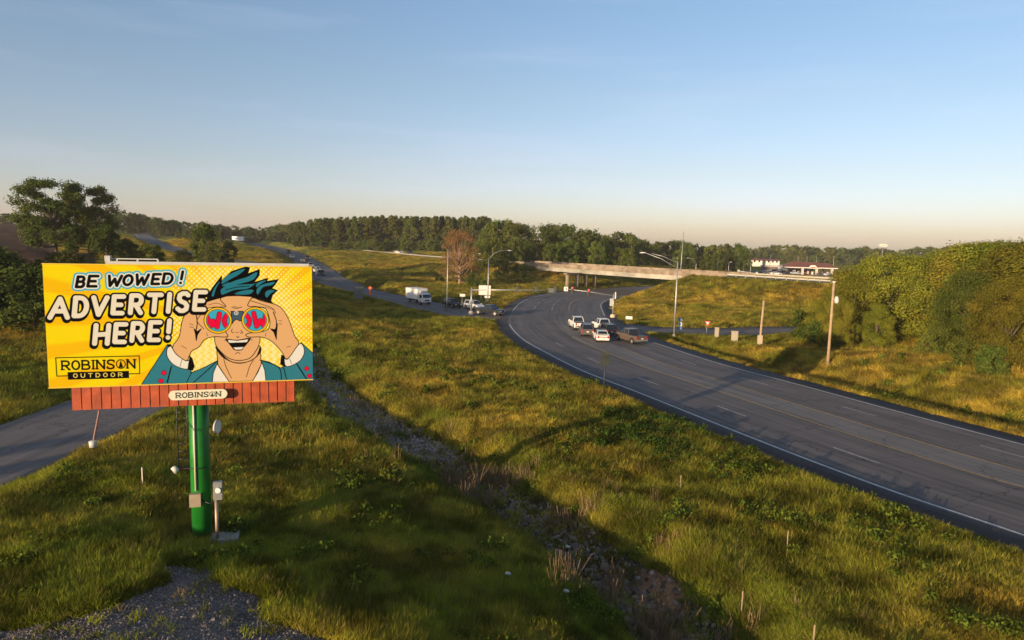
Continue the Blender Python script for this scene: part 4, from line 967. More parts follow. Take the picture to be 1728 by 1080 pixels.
def sidedir(x, y):
    i = int(np.argmin(np.hypot(SIDE[:,0]-x, SIDE[:,1]-y))); i = min(max(i, 1), len(SIDE)-2); d = SIDE[i-1]-SIDE[i+1]; return math.atan2(d[1], d[0])
x, y, _ = G(708, 512.5, 0); make_truck((x, y, .03), sidedir(x, y)+.08, 'white box truck driving along the side road toward the junction')
for kind, col, px, py, lab, cat in (('suv','dark',763,518.5,'dark car between the box truck and the white car','car'),('suv','white',800,522,'white car waiting behind the signal mast','car'),('pickup','dark',826,531.5,'dark pickup truck first in line where the side road meets the highway','pickup truck')):
    x, y, _ = G(px, py, 0); make_car(kind, col, (x, y, .01), sidedir(x, y)+.1, lab, cat, gs)
for kind, col, px, off, rev, lab, cat in (
  ('suv','dark',487,-1.0,True,'highest dark car on the hill road near the crest','car'),
  ('sedan','white',493,-3.6,True,'white car on the left edge of the hill road','car'),
  ('suv','dark',519,1.5,True,'dark car on the hill road above the grey sign plates','car'),
  ('suv','silver',524,-1.6,True,'grey car in the queue just above the billboard corner','car'),
  ('pickup','white',534.5,-1.4,True,'white pickup touching the upper right corner of the billboard','pickup truck'),
  ('suv','black',541,-1.0,True,'black car leading the queue beside the billboard corner','car')):
    l, a = on_road(SIDE, px, off, rev, 12); make_car(kind, col, l, a, lab, cat, gf)
for kind, col, px, off, rev, lab in (('pickup','white',673,-2,True,'white pickup truck driving on the elevated road by the forest'),('suv','dark',691,-1.5,True,'dark car following the white pickup on the elevated road'),('pickup','white',515,-2,False,'white vehicle on the elevated road near the hill crest')):
    l, a = on_road(OVER, px, off, rev, 60, None, .05); make_car(kind, col, l, a, lab, 'pickup truck' if kind == 'pickup' else 'car', 'vehicles on the elevated road')
# white semi trailer near the crest
l = D(403, 411, 470)
t = empty('semi_trailer', (l[0], l[1], hz(l[0], l[1])+.3), R(-8), 'far white semi trailer near the top of the hill', 'trailer')
MB().box(-4.2,4.2,-1.25,1.25,1.1,4.0).build('cargo_box', mat('truck_box_white', (.7,.68,.65), .4), t)
MB().box(4.8,6.8,-1.2,1.2,.9,3.3).build('cab', PAINT['dark'], t); MB().box(-4.0,6.5,-.5,.5,.7,1.08).build('chassis', DARKM, t)
for x in (-3.4,-2.2,5.9):
    for s in (-1,1): MB().tube([(x,s*.9,.5),(x,s*1.2,.5)], .5, 14).build('wheel', TYRE, t)
# ================================================================ OVERPASS BRIDGE
BRC = mat('bridge_concrete', (.215,.165,.12), .9, 0, .42, .5, .2, attr='world'); GIR = mat('girder_paint', (.29,.265,.225), .6, 0, .35, .25, attr='world'); SLP = mat('slope_paving', (.24,.19,.16), .95, 0, .3, .5, .5, attr='world')
b0 = OVER[_i0]; b1 = OVER[_i1]
br = empty('overpass_bridge', (0,0,0), 0, 'tan concrete road bridge on round columns crossing the highway', 'bridge')
def strip_box(name, P, o0, o1, z0, z1, mt_, parent):
    N_ = normals(P); a = offs(P, N_, o0); b = offs(P, N_, o1)
    return MB().loft([[(p[0],p[1],p[2]+z0),(q[0],q[1],q[2]+z0),(q[0],q[1],q[2]+z1),(p[0],p[1],p[2]+z1)] for p, q in zip(a, b)]).build(name, mt_, parent)
BR = OVER[_i0-1:_i1+2]; BRX = OVER[_i0-5:_i1+5]
strip_box('deck', BR, -6.35, 6.35, -.28, -.01, BRC, br)
strip_box('parapet', BRX, -6.6, -6.3, -.32, .80, BRC, br); strip_box('parapet', BRX, 6.3, 6.6, -.32, .80, BRC, br)
for o in (-5.9, -3.0, 0, 3.0, 5.9): strip_box('girder', BR, o-.25, o+.25, -1.55, -.285, GIR, br)
pier = np.array(G(958, 489, 0)[:2]); rd = np.array((math.sin(R(42)), math.cos(R(42))))
cps = []
for k in (-.2, 4.2, 8.6, 13.0): cps.append(pier+rd*k)
dirb = (b1-b0)[:2]/np.linalg.norm((b1-b0)[:2])
for c in cps: MB().tube([(c[0],c[1],-.5),(c[0],c[1],4.45)], .58, 16).build('pier_column', BRC, br)
c0, c1 = cps[0]-rd*1.2, cps[-1]+rd*1.2; nn = np.array((rd[1], -rd[0]))*.55
MB().loft([[(c0[0]-nn[0],c0[1]-nn[1],4.4),(c0[0]+nn[0],c0[1]+nn[1],4.4),(c0[0]+nn[0],c0[1]+nn[1],4.74),(c0[0]-nn[0],c0[1]-nn[1],4.74)],[(c1[0]-nn[0],c1[1]-nn[1],4.4),(c1[0]+nn[0],c1[1]+nn[1],4.4),(c1[0]+nn[0],c1[1]+nn[1],4.74),(c1[0]-nn[0],c1[1]-nn[1],4.74)]]).build('pier_cap', BRC, br)
for P3 in (OVER[_i0-2:_i0+1], OVER[_i1:_i1+3]): strip_box('abutment', P3, -6.25, 6.25, -3.2, -.29, BRC, br)
# paved slope under the right abutment
n_s = 14; V = []; F = []
pe = OVER[_i0]; dv = dirb; nv = np.array((dv[1], -dv[0]))
m = MB(); K = 16; J = 10; g = {}
for i in range(K):
    for j in range(J):
        p = pe[:2]+nv*(-8.6+17*i/(K-1))+dv*(-1+12.5*j/(J-1)); g[i, j] = len(m.v); m.v.append((p[0], p[1], hz(p[0], p[1])+.10))
for i in range(K-1):
    for j in range(J-1): m.f.append((g[i,j],g[i+1,j],g[i+1,j+1],g[i,j+1])); m.sm.append(True)
m.build('slope_paving', SLP, br)
# guardrails
RAIL = mat('guardrail_steel', (.42,.39,.34), .45, .3, .1, .6); RAILP = mat('guardrail_post', (.34,.31,.25), .7)
def guardrail(P, off, label, step, ext=0, hgt=.78):
    t = empty('guardrail', (0,0,0), 0, label, 'guardrail', 'guardrails on the elevated road'); N_ = normals(P); q = offs(P, N_, off)
    m = MB(); 
    for z0, z1, o in ((hgt-.32,hgt-.18,.03),(hgt-.18,hgt-.14,-.02),(hgt-.14,hgt,.03)):
        m.loft([[(p[0]+n[0]*o,p[1]+n[1]*o,p[2]+z0),(p[0]+n[0]*(o+.04),p[1]+n[1]*(o+.04),p[2]+z0),(p[0]+n[0]*(o+.04),p[1]+n[1]*(o+.04),p[2]+z1),(p[0]+n[0]*o,p[1]+n[1]*o,p[2]+z1)] for p, n in zip(q, N_)])
    m.build('rail', RAIL, t)
    for i in range(0, len(q), step): p = q[i]; MB().box(p[0]-.09,p[0]+.09,p[1]-.09,p[1]+.09,p[2]-.7,p[2]+hgt-.02).build('post', RAILP, t)
i_r = int(np.argmin(np.hypot(OVER[:,0]-105, OVER[:,1]-100)))
guardrail(OVER[i_r:_i0-4], -6.25, 'long pale guardrail along the grassy embankment right of the bridge', 1)
guardrail(OVER[i_r:_i0-4], 6.25, 'far side guardrail of the elevated road right of the bridge', 3)
e = int(np.argmin(np.hypot(OVER[:,0]+98, OVER[:,1]-398)))
guardrail(OVER[_i1+5:e], -6.25, 'pale guardrail with white posts left of the bridge below the forest', 1)

# ================================================================ FILLING STATION AND BUILDINGS
REDR = mat('brown_red_roof', (.16,.055,.04), .8, 0, .15, 1); WALLW = mat('white_wall', (.66,.60,.54), .8, 0, .05, 1); PINK = mat('pink_column', (.60,.42,.38), .6)
sy = 345.; sx = D(1363, 460, sy)[0]; szz = D(1363, 466, sy)[2]
lot = MB(); cx0 = D(1240, 470, 300)[0]; cx1 = D(1470, 470, 300)[0]
def draped(name, x0, x1, y0, y1, mt_, lift=.15, n=24):
    m = MB(); g = {}
    for i in range(n):
        for j in range(n):
            x = x0+(x1-x0)*i/(n-1); y = y0+(y1-y0)*j/(n-1); g[i, j] = len(m.v); m.v.append((x, y, hz(x, y)+lift))
    for i in range(n-1):
        for j in range(n-1): m.f.append((g[i,j],g[i+1,j],g[i+1,j+1],g[i,j+1])); m.sm.append(True)
    return m.build(name, mt_, None)
o = draped('parking_lot', 98, 178, 275, 372, mat('lot_asphalt', (.045,.045,.05), .85, 0, .2, .3, attr='world'), .25); tag(o, kind='structure')
gs_ = hz(sx, sy)+.2
st = empty('filling_station', (sx, sy, gs_), R(-4), 'low filling station with a brown hipped canopy roof and white gable sign', 'filling station')
W_, Dp, eh = 12.3, 6.5, D(1363, 456.5, sy)[2]-gs_
eh = max(3.6, eh)
m = MB(); m.loft([[(-W_,-Dp,eh),(W_,-Dp,eh),(W_,Dp,eh),(-W_,Dp,eh)],[(-W_+.2,-Dp+.2,eh+.45),(W_-.2,-Dp+.2,eh+.45),(W_-.2,Dp-.2,eh+.45),(-W_+.2,Dp-.2,eh+.45)]]); m.build('fascia', WALLW, st)
MB().loft([[(-W_,-Dp,eh+.46),(W_,-Dp,eh+.46),(W_,Dp,eh+.46),(-W_,Dp,eh+.46)],[(-W_+4.5,-.5,eh+3.2),(W_-3,-.5,eh+2.6),(W_-3,.5,eh+2.6),(-W_+4.5,.5,eh+3.2)]]).build('roof', REDR, st)
MB().prism([(-1.7,eh-.1),(1.7,eh-.1),(1.7,eh+.9),(.9,eh+1.5),(-.9,eh+1.5),(-1.7,eh+.9)], -Dp-.35, -Dp-.1).build('gable_sign', WALLW, st)
MB().box(-1.2,1.2,-Dp-.38,-Dp-.36,eh+.25,eh+.75).build('sign_band', mat('faded_red', (.40,.08,.07), .6), st)
for x in (-4.6, 2.2, 9.6):
    for y in (-Dp+.8, Dp-.8): MB().box(x-.5,x+.5,y-.5,y+.5,0,eh).build('column', PINK, st)
    MB().box(x-.4,x+.4,-.5,.5,0,1.8).build('fuel_pump', mat('pump_white', (.6,.55,.5), .5), st)
sh = empty('shop_building', (sx-9, sy+14, gs_), R(-4), 'low shop building with a pale roof behind the filling station canopy', 'building')
MB().box(-8,16,-4,5,-.5,3.4).build('wall', mat('shop_wall', (.14,.12,.11), .8), sh); MB().box(-8.4,16.4,-4.4,5.4,3.41,3.9).build('roof', mat('pale_roof', (.50,.38,.30), .8), sh)
MB().box(-5,-3,-4.03,-4.0,.0,2.2).build('door', WGL, sh)
for x in (-1, 3, 7, 11): MB().box(x,x+2.4,-4.03,-4.0,.9,2.4).build('window', WGL, sh)
def house(px0, px1, py_top, y, label):
    x0 = D(px0, 440, y)[0]; x1 = D(px1, 440, y)[0]; z = hz((x0+x1)/2, y); hh = D(px0, py_top, y)[2]-z
    z = z+hh-3.3; hh = 3.3; w2 = (x1-x0)/2
    t = empty('bungalow', ((x0+x1)/2, y, z), 0, label, 'house', 'low white houses at the edge of the far wood')
    MB().box(-w2,w2,-4,4,-6,hh*.62).build('wall', WALLW, t)
    MB().prism([(-4.6,hh*.60),(4.6,hh*.60),(0,hh)], -w2-.5, w2+.5, 'x').build('roof', REDR, t)
    for k in (-.6, 0, .6): MB().box(k*w2-.6,k*w2+.6,-4.04,-4.0,.9,2.0).build('window', WGL, t)
house(1257, 1283, 435.5, 470, 'low white house with red roof at the left edge of the far wood')
house(1289, 1312, 436.5, 474, 'low white house with red roof behind the lamp near the station')
# pylon signs by the station
def pylon(px, py0, py1, y, w, h, mts, label, posts=1):
    x = D(px, py1, y)[0]; z = hz(x, y); zt = D(px, py0, y)[2]
    t = empty('pylon_sign', (x, y, z), 0, label, 'pylon sign', 'pylon signs near the filling station')
    for k in range(posts): MB().tube([((k-.5*(posts-1))*w*.6,.12,-.3),((k-.5*(posts-1))*w*.6,.12,zt-z)], .16, 8).build('post', STEEL, t)
    n = len(mts)
    for i, mm in enumerate(mts): MB().box(-w/2,w/2,-.15,.1,zt-z-h*(i+1)/n+.02,zt-z-h*i/n).build('panel', mm, t)
FR = mat('faded_red', (.40,.08,.07), .6); FG = mat('grey_panel', (.30,.30,.32), .6)
pylon(1438, 453.5, 470, 250, 2.9, 1.5, [SIGNW, FR, SIGNW], 'wide white and red pylon sign right of the filling station', 2)
pylon(1315, 447, 463, 330, 1.7, 3.0, [FG, SIGNW, FG], 'narrow grey pylon sign at the left end of the filling station')
pylon(1321.5, 448.5, 463, 333, .8, 2.2, [FG, SIGNW], 'thin grey price pillar next to the narrow pylon sign')
# tall freeway sign
x, y = D(1488, 440, 460)[0], 460.; z = hz(x, y)
t = empty('tall_oval_sign', (x, y, z), 0, 'tall pole carrying a flat white oval sign above the far wood', 'sign')
zt = D(1490, 414, y)[2]-z; MB().tube([(0,0,0),(0,0,zt-.6)], [.32,.22], 10).build('pole', STEEL, t)
MB().prism([(2.9*math.cos(R(a)), zt+.95*math.sin(R(a))) for a in range(0, 360, 15)], -.35, .35).build('panel', SIGNW, t)
MB().prism([(2.0*math.cos(R(a)), zt-.1+.35*math.sin(R(a))) for a in range(0, 360, 15)], -.37, -.355).build('emblem', mat('sign_tan', (.45,.38,.3), .6), t)
for px, py0, y, lb in ((1299, 431, 400, 'thin pale pole between the two low white houses'), (1346, 432, 400, 'thin pole behind the left half of the station roof'), (1361, 433, 395, 'short thin pole above the middle of the station roof'), (1377, 434, 370, 'thin pole rising right of the station gable sign'), (1406, 433, 345, 'wooden pole at the right end of the filling station')):
    x = D(px, 450, y)[0]; z = hz(x, y); h = D(px, py0, y)[2]-z
    t = empty('lot_pole', (x, y, z), 0, lb, 'pole', 'thin poles around the filling station')
    MB().tube([(0,0,-.2),(0,0,h)], [.16,.11], 8).build('shaft', POLEW if px == 1406 else STEEL, t); MB().box(-.35,.35,-.12,.12,h,h+.12).build('cap', STEEL, t)
# lamp mast with two white heads behind the guardrail
x, y = D(1262, 462, 235)[0], 235.; z = hz(x, y); t = empty('lamp_mast', (x, y, z), R(0), 'low horizontal lamp mast with two bright white heads behind the guardrail', 'lamp mast')
h = D(1262, 459, y)[2]-z; s = y/FPX
MB().tube([(22*s,0,-.2),(22*s,0,h-.6)], .12, 8).build('post', STEEL, t); MB().tube([(22*s,0,h-.6),(-17*s,0,h+.3)], .10, 8).build('beam', WHITEM, t)
for k, zz in ((-16,h+.35),(15,h-.3)): MB().tube([(k*s,-.25,zz),(k*s,.25,zz)], .40, 14).build('lamp_head', WHITEM, t)
# parked cars at the station (small in the picture)
base = make_car('sedan', 'silver', (0,0,0), 0, 'x', 'car', 'far cars parked at the filling station')
lots = [(1258,464,300,'silver'),(1270,463,306,'dark'),(1282,464,300,'black'),(1291,463,310,'silver'),(1301,464,304,'grey'),(1309,465,298,'white'),(1330,464,330,'blue'),(1342,464,326,'silver'),(1399,463.5,318,'white'),(1404,464,300,'dark'),(1385,464,336,'grey')]
for i, (px, py, y, c) in enumerate(lots):
    x = D(px, py, y)[0]; o = base if i == 0 else copy_tree(base)
    o.location = (x, y, hz(x, y)+.27); o.rotation_euler.z = rnd.choice((0, math.pi/2, .2, -.3))
    for ch in kids(o):
        if ch.name.split('.')[0] in ('body','cabin','mirror') and c != 'silver':
            ch.data = ch.data.copy(); ch.data.materials.clear(); ch.data.materials.append(PAINT[c])
    o['label'] = {'white':'white','dark':'dark','black':'black','silver':'silver','grey':'grey','blue':'blue'}[c]+' car parked far off '+('left of the station signs' if px < 1312 else 'under the station canopy' if px < 1395 else 'at the right end of the station')
# ================================================================ TREES
BARK = mat('tree_bark', (.10,.075,.055), .95, 0, .25, 2, .4); BARKP = mat('pale_bark', (.24,.15,.09), .95, 0, .2, 2, .3)
LF_A = leafmat('leaf_forest', (.040,.066,.014), (.125,.135,.028), .25); LF_B = leafmat('leaf_green', (.040,.076,.014), (.135,.155,.028), .27)
LF_C = leafmat('leaf_golden', (.095,.125,.016), (.29,.27,.032), .34); LF_D = leafmat('leaf_dark', (.028,.050,.012), (.095,.110,.024), .22)
LF_T = leafmat('leaf_tan', (.24,.125,.045), (.42,.25,.10), .3); LF_S = leafmat('leaf_shrub', (.045,.085,.014), (.13,.15,.028), .28)
def crown_mesh(seed, H, Rw, kind='round', n=5000, leaf=.5, clumps=44, lo=.22, gap=1.0, flat=1.0):
    g = np.random.default_rng(seed); cl = []
    while len(cl) < clumps:
        t = g.random()**(.8 if kind == 'round' else .9); th = g.random()*2*np.pi
        z = lo+(1-lo)*t
        if kind == 'round': env = math.sqrt(max(.02, 1-((t-.42)/.62)**2))
        elif kind == 'tall': env = (.55+.45*math.sin(math.pi*min(1, t*1.15+.12)))*(1-max(0, t-.72)/.34)
        elif kind == 'open': env = .55+.5*math.sin(math.pi*t*.9+.3)
        else: env = math.sqrt(max(.05, 1-(t*.9)**2))
        r = env*math.sqrt(g.uniform(.25 if kind != 'open' else .15, 1))
        cl.append((r*Rw*.82*math.cos(th)*g.uniform(.85,1.12), r*Rw*.82*math.sin(th), z*H*.93, Rw*g.uniform(.20,.36)*(.8 if kind in ('tall','open') else 1), g.random()))
    cl = np.array(cl); k = g.integers(0, clumps, n); d = g.normal(size=(n,3)); d /= np.linalg.norm(d, axis=1)[:,None]
    rad = cl[k,3]*(g.random(n)**.45)*g.uniform(.75,1.2,n)
    c = cl[k,:3]+d*rad[:,None]*np.array((1,1,.78*flat))
    nrm = d*.9+g.normal(size=(n,3))*.55+np.array((0,0,.25)); nrm /= np.linalg.norm(nrm, axis=1)[:,None]
    a = np.cross(nrm, g.normal(size=(n,3))); a /= np.linalg.norm(a, axis=1)[:,None]; b = np.cross(nrm, a)
    s = leaf*g.uniform(.55,1.3,n)[:,None]
    V = np.stack([c-a*s*.5, c-b*s*.32+nrm*s*.06, c+a*s*.5, c+b*s*.32-nrm*s*.06], 1).reshape(-1,3)
    F = np.arange(n*4).reshape(n,4); lf = np.clip(cl[k,4]*.55+g.random(n)*.45, 0, 1)
    return V, F, np.repeat(lf, 4), cl
def tree_proto(name, seed, H, Rw, kind, n, leaf, clumps, lo, lm, bk=BARK, nl=9, tr=None, flat=1.0):
    V, F, lf, cl = crown_mesh(seed, H, Rw, kind, n, leaf, clumps, lo, flat=flat)
    t = bpy.data.objects.new(name, None); link(t); t.empty_display_size = .5
    npmesh('crown', V, F, lm, t, {'lf': lf})
    r0 = tr or H*.022; m = MB(); g = random.Random(seed); tp = (g.uniform(-.3,.3), g.uniform(-.3,.3), H*.72)
    m.tube([(0,0,-.6),(0,0,.0),(g.uniform(-.15,.15),g.uniform(-.15,.15),H*.3),tp], [r0*1.4,r0*1.15,r0*.85,r0*.25], 8)
    o = sorted(range(len(cl)), key=lambda i: -cl[i][3])[:nl] if kind != 'open' else range(min(nl, len(cl)))
    for i in o:
        c = cl[i]; zb = min(c[2]*.7, H*.45)*g.uniform(.6,1); s = Vector((0,0,zb)); e = Vector(c[:3]); mdl = s.lerp(e, .5)+Vector((0,0,-.04*H))
        m.tube([s, mdl, e], [r0*.5, r0*.3, r0*.1], 5, False)
    m.build('trunk', bk, t, False); return t
def put(proto, x, y, h, H, wscale=1.0, rz=None, label='', cat='tree', group=None, first=[0], name=None, z=None):
    t = copy_tree(proto); s = h/H; t.location = (x, y, (hz(x, y) if z is None else z)-.1); t.scale = (s*wscale, s*wscale, s); t.rotation_euler.z = rnd.random()*6.28 if rz is None else rz
    tag(t, label, cat, group); return t
P = {}
for i in range(4): P['tall', i] = (tree_proto('tall_tree', 100+i, 16, 4.1, 'tall', 5200, .62, 84, .04, LF_A), 16)
for i in range(4): P['round', i] = (tree_proto('broadleaf_tree', 200+i, 14, 5.6, 'round', 4200, .68, 50, .12, LF_B), 14)
for i in range(2): P['dark', i] = (tree_proto('broadleaf_tree', 230+i, 14, 6.0, 'round', 4000, .66, 46, .10, LF_D), 14)
for i in range(3): P['far', i] = (tree_proto('broadleaf_tree', 300+i, 13, 6.2, 'round', 1500, 1.15, 34, .04, LF_A if i else LF_D), 13)
for i in range(4): P['near', i] = (tree_proto('broadleaf_tree', 400+i, 11, 4.9, 'round', 60000, .18, 74, -.02, LF_C if i < 3 else LF_B), 11)
for i in range(2): P['bush', i] = (tree_proto('bush', 500+i, 4, 2.6, 'dome', 5000, .26, 34, .03, LF_S, nl=4), 4)
for i in range(2): P['dbush', i] = (tree_proto('bush', 520+i, 6, 3.6, 'dome', 5000, .36, 40, .02, LF_D, nl=4), 6)
P['bare', 0] = (tree_proto('bare_tree', 600, 17, 5.2, 'round', 9000, .26, 100, .10, LF_T, BARKP, 60, .30), 17)
P['open', 0] = (tree_proto('open_tree', 700, 16, 8.4, 'open', 24000, .40, 52, .14, LF_A, BARK, 40, .26, .8), 16)
protos = [v[0] for v in P.values()]
def pick(kind): ks = [k for k in P if k[0] == kind]; return P[rnd.choice(ks)]
def interp(tab, x): return float(np.interp(x, [a for a, b in tab], [b for a, b in tab]))
def belt(kinds, x0, x1, step, d0, d1, prof, label, group, hj=.10, ws=(.85,1.15), top=1.0):
    x = x0
    while x < x1:
        y = rnd.uniform(d0, d1) if not callable(d0) else d0(x)+rnd.uniform(-d1, d1); px = x+rnd.uniform(-.3,.3)*step
        X = D(px, 420, y)[0]; z = hz(X, y); h = (D(px, interp(prof, px), y)[2]-z)*top*(1-rnd.random()*hj)
        h = max(h, 4.0); pr, H = pick(rnd.choice(kinds)); lb = label+(', left part' if px < x0+(x1-x0)/3 else ', middle part' if px < x1-(x1-x0)/3 else ', right part') if isinstance(label, str) else label[0 if px < (x0+x1)/2 else 1]
        put(pr, X, y, h, H, rnd.uniform(*ws), label=lb, group=group); x += step*rnd.uniform(.75,1.25)
# tall even forest behind the elevated road
PF_ = [(480,379),(500,374),(515,368),(540,366),(560,364),(600,361),(640,360),(700,361),(760,360),(800,362),(815,360),(828,366)]
belt(['tall'], 500, 826, 8.5, 372, 385, PF_, 'tall slim tree in the front rank of the forest left of the bridge', 'front rank of tall forest trees', .10, (.95,1.35))
belt(['tall'], 492, 828, 10, 390, 415, PF_, 'tall tree deep inside the even forest left of the bridge', 'inner forest trees', .05, (.9,1.15))
belt(['bush'], 560, 815, 13, 352, 366, [(480,404),(828,402)], 'low bushy growth along the foot of the tall forest', 'bushes at the forest edge', .3)
# low wood left of it
PL_ = [(190,354),(215,354),(245,360),(275,366),(300,371),(330,373),(400,380),(430,383),(470,378),(500,374)]
belt(['far','dark'], 196, 300, 9, 395, 440, PL_, 'dark tree in the wood on the left hill behind the open tree', 'trees on the left hill')
belt(['far'], 296, 505, 9, 470, 520, PL_, 'tree in the low far wood at the top of the hill road', 'trees at the top of the hill road')
belt(['round','dark'], 300, 372, 12, 300, 340, [(300,392),(340,384),(372,388)], 'green tree below the hill wood beside the upper road', 'trees below the hill wood')
belt(['far'], -10, 60, 10, 520, 560, [(0,358),(60,360)], 'far tree beyond the ploughed field at the left edge', 'trees beyond the ploughed field')
belt(['far'], 60, 200, 12, 500, 560, [(60,362),(200,360)], 'far tree behind the open tree beyond the ploughed field', 'trees beyond the ploughed field')
# rounded trees behind the bridge
PC_ = [(815,378),(835,370),(855,366),(875,372),(900,378),(930,374),(965,376),(1000,383),(1012,392),(1025,396),(1040,386),(1060,388),(1080,400),(1100,408),(1125,404),(1160,406),(1200,410),(1240,406),(1262,414)]
belt(['round','dark'], 822, 1010, 15, 262, 300, PC_, 'broad dark green tree in the grove behind the left half of the bridge', 'grove of trees behind the bridge', .06, (.75,1.0))
belt(['round'], 850, 1075, 19, 236, 252, [(850,396),(930,400),(990,402),(1075,412)], 'lower bright green tree directly behind the bridge parapet', 'lower trees behind the bridge', .2, (.8,1.05))
belt(['round','dark','far'], 1012, 1085, 14, 300, 330, PC_, 'dark tree behind the bridge just left of the tallest lamp', 'trees left of the tallest lamp', .08, (.8,1.1))
belt(['round','far'], 1088, 1262, 15, 330, 370, PC_, 'tree of the wood behind the embankment right of the tallest lamp', 'wood right of the tallest lamp', .10, (.85,1.1))
belt(['round','dark'], 1150, 1262, 18, 285, 305, [(1150,420),(1200,424),(1230,420),(1262,424)], 'dark rounded tree at the edge of the station lot', 'trees at the edge of the station lot', .15)
# far wood on the right
PR_ = [(1255,417),(1300,413),(1330,411),(1370,415),(1400,414),(1440,418),(1460,412),(1480,419),(1520,418),(1560,414),(1600,412),(1630,406),(1728,404)]
belt(['far'], 1256, 1760, 10, 590, 640, PR_, ['tree in the far wood behind the filling station', 'tree in the far wood right of the tall oval sign'], 'trees of the far wood', .12, (.85,1.2))
belt(['far'], 1256, 1560, 15, 560, 580, [(1255,427),(1560,428)], 'low tree on the near edge of the far wood behind the field', 'low trees of the far wood edge', .3)
belt(['far'], 1100, 1260, 14, 500, 560, [(1100,412),(1260,416)], 'far tree glimpsed above the wood behind the embankment', 'far trees above the wood')
# trees round the bridge's left end
for px, y, pt, kd, ws, lb in ((893,247,422,'dark',.8,'dark tree at the left end of the bridge parapet'),(842,205,420,'round',1.0,'green tree right of the bare brown tree'),(862,212,428,'dark',.95,'dark green tree between the street lamp and the bridge'),(815,222,405,'round',.8,'green tree just behind the bare brown tree'),
                              (832,236,372,'tall',.9,'narrow conical tree peeking over the bare brown tree'),(868,232,400,'round',.9,'green tree behind the top of the street lamp'),(877,200,452,'dark',.9,'low dark tree under the left end of the bridge')):
    X = D(px, 440, y)[0]; z = hz(X, y); pr, H = pick(kd); put(pr, X, y, D(px, pt, y)[2]-z, H, ws, label=lb, group='trees at the left end of the bridge')
X = D(776, 440, 187)[0]; put(P['bare',0][0], X, 187, D(776,381,187)[2]-hz(X,187), 17, 1.3, label='tall bare reddish brown tree standing before the forest')
for i, (px, y, pt) in enumerate(((742,192,462),(800,186,458),(820,180,470))):
    X = D(px, 440, y)[0]; pr, H = pick('bush'); put(pr, X, y, max(2, D(px,pt,y)[2]-hz(X,y)), H, 1.0, label=['bush left of the bare brown tree','bush at the right foot of the bare brown tree','bush behind the white signboards'][i], cat='bush', group='bushes around the bare tree')
# left bank: open tree, its neighbours, dark thickets
X = D(95, 425, 135)[0]; put(P['open',0][0], X, 135, D(95,291,135)[2]-hz(X,135)-.3, 16, 1.0, rz=.6, label='large open branching tree above the upper left corner of the billboard')
X = D(150, 425, 139)[0]; put(P['open',0][0], X, 139, D(150,305,139)[2]-hz(X,139), 16, .80, rz=3.6, label='slightly lower open tree merging with the right side of the large open tree')
for px, y, pt, kd, ws, lb in ((215,132,402,'dbush',1.2,'dark bush below the right of the large open tree'),(180,128,380,'dbush',1.0,'dark bush filling the foot of the large open tree'),(255,140,408,'dbush',1.1,'dark bush beside the dirt cut of the upper road'),(120,126,405,'dbush',1.0,'low bush at the trunk of the large open tree'),
                          (345,178,372,'round',.75,'round green tree above the middle of the billboard'),(385,182,404,'dark',.8,'low green tree right of the tree above the billboard'),(310,170,418,'dbush',1.1,'low bush left of the tree above the billboard'),(365,172,415,'dbush',1.2,'low thicket under the tree above the billboard')):
    X = D(px, 440, y)[0]; z = hz(X, y); pr, H = pick(kd); put(pr, X, y, max(2.5, D(px,pt,y)[2]-z), H, ws, label=lb, cat='tree' if kd in ('round','dark') else 'bush', group='trees and bushes above the billboard')
for i, (X, Y, h) in enumerate(((-50,71,5.2),(-53,76,6.6),(-47,76,5.8),(-46,71,4.6),(-57,70,5.0),(-62,74,5.0),(-55,73,4.6),(-68,80,6.0),(-60,78,6.8),(-54,80,6.2),(-48,83,5.6),(-66,84,6.8),(-58,88,5.2),(-72,92,5.8),(-50,92,5.2),(-44,92,5.2),(-42,104,5.6),(-48,112,6.2),(-55,100,4.6),(-46,126,5.6),(-50,140,6.0),(-54,152,6.0))):
    pr, H = pick('dbush'); o = put(pr, X, Y, h*.86, H, 1.4, label=('dark thicket bush at the front of the left bank' if Y < 77 else 'dark thicket bush higher up the bank left of the billboard') if i < 16 else 'dark thicket bush hidden behind the billboard panel', cat='bush', group='dark thicket on the left bank' if i < 16 else 'thicket behind the billboard')
# trees outside the picture on the left whose long shadows lie over the foreground
for i in range(12):
    t = i/11; X = -57-26*t+rnd.uniform(-6,6); Y = -46+54*t+rnd.uniform(-3,3); pr, H = pick('round'); put(pr, X, Y, rnd.uniform(5.4,8.6), H, rnd.uniform(.45,.75), label='tree of the row along the frontage road outside the left edge', group='row of trees along the frontage road')
# green mass on the right
nr = [(1392,94,503,.6,'small golden tree at the far left tip of the leafy mass'),(1447,92,452,.95,'golden tree just right of the top of the wooden lamp pole'),(1500,92,428,1.05,'tall golden tree beneath the tall oval sign'),(1546,98,442,.8,'recessed tree in the dip between the two highest parts of the leafy mass'),
 (1592,93,425,1.0,'rounded tree right of the dip in the leafy mass'),(1638,90,411,1.15,'broad golden tree left of the highest crown on the right'),(1692,86,401,1.2,'highest crown of the leafy mass near the right edge'),(1748,80,400,1.2,'tree cut by the right edge of the picture'),(1805,76,404,1.2,'tree just outside the right edge of the picture'),
 (1424,87,503,.7,'low tree directly behind the wooden lamp pole'),(1562,102,424,.9,'rear tree showing above the dip in the leafy mass'),(1662,101,408,1.0,'rear tree behind the broad golden tree on the right'),(1652,79,456,.85,'dark green lower tree in front of the broad golden tree'),(1712,72,466,.75,'dark green lower tree nearest the right edge'),(1490,86,512,.75,'low tree standing over the long shadow on the grass')]
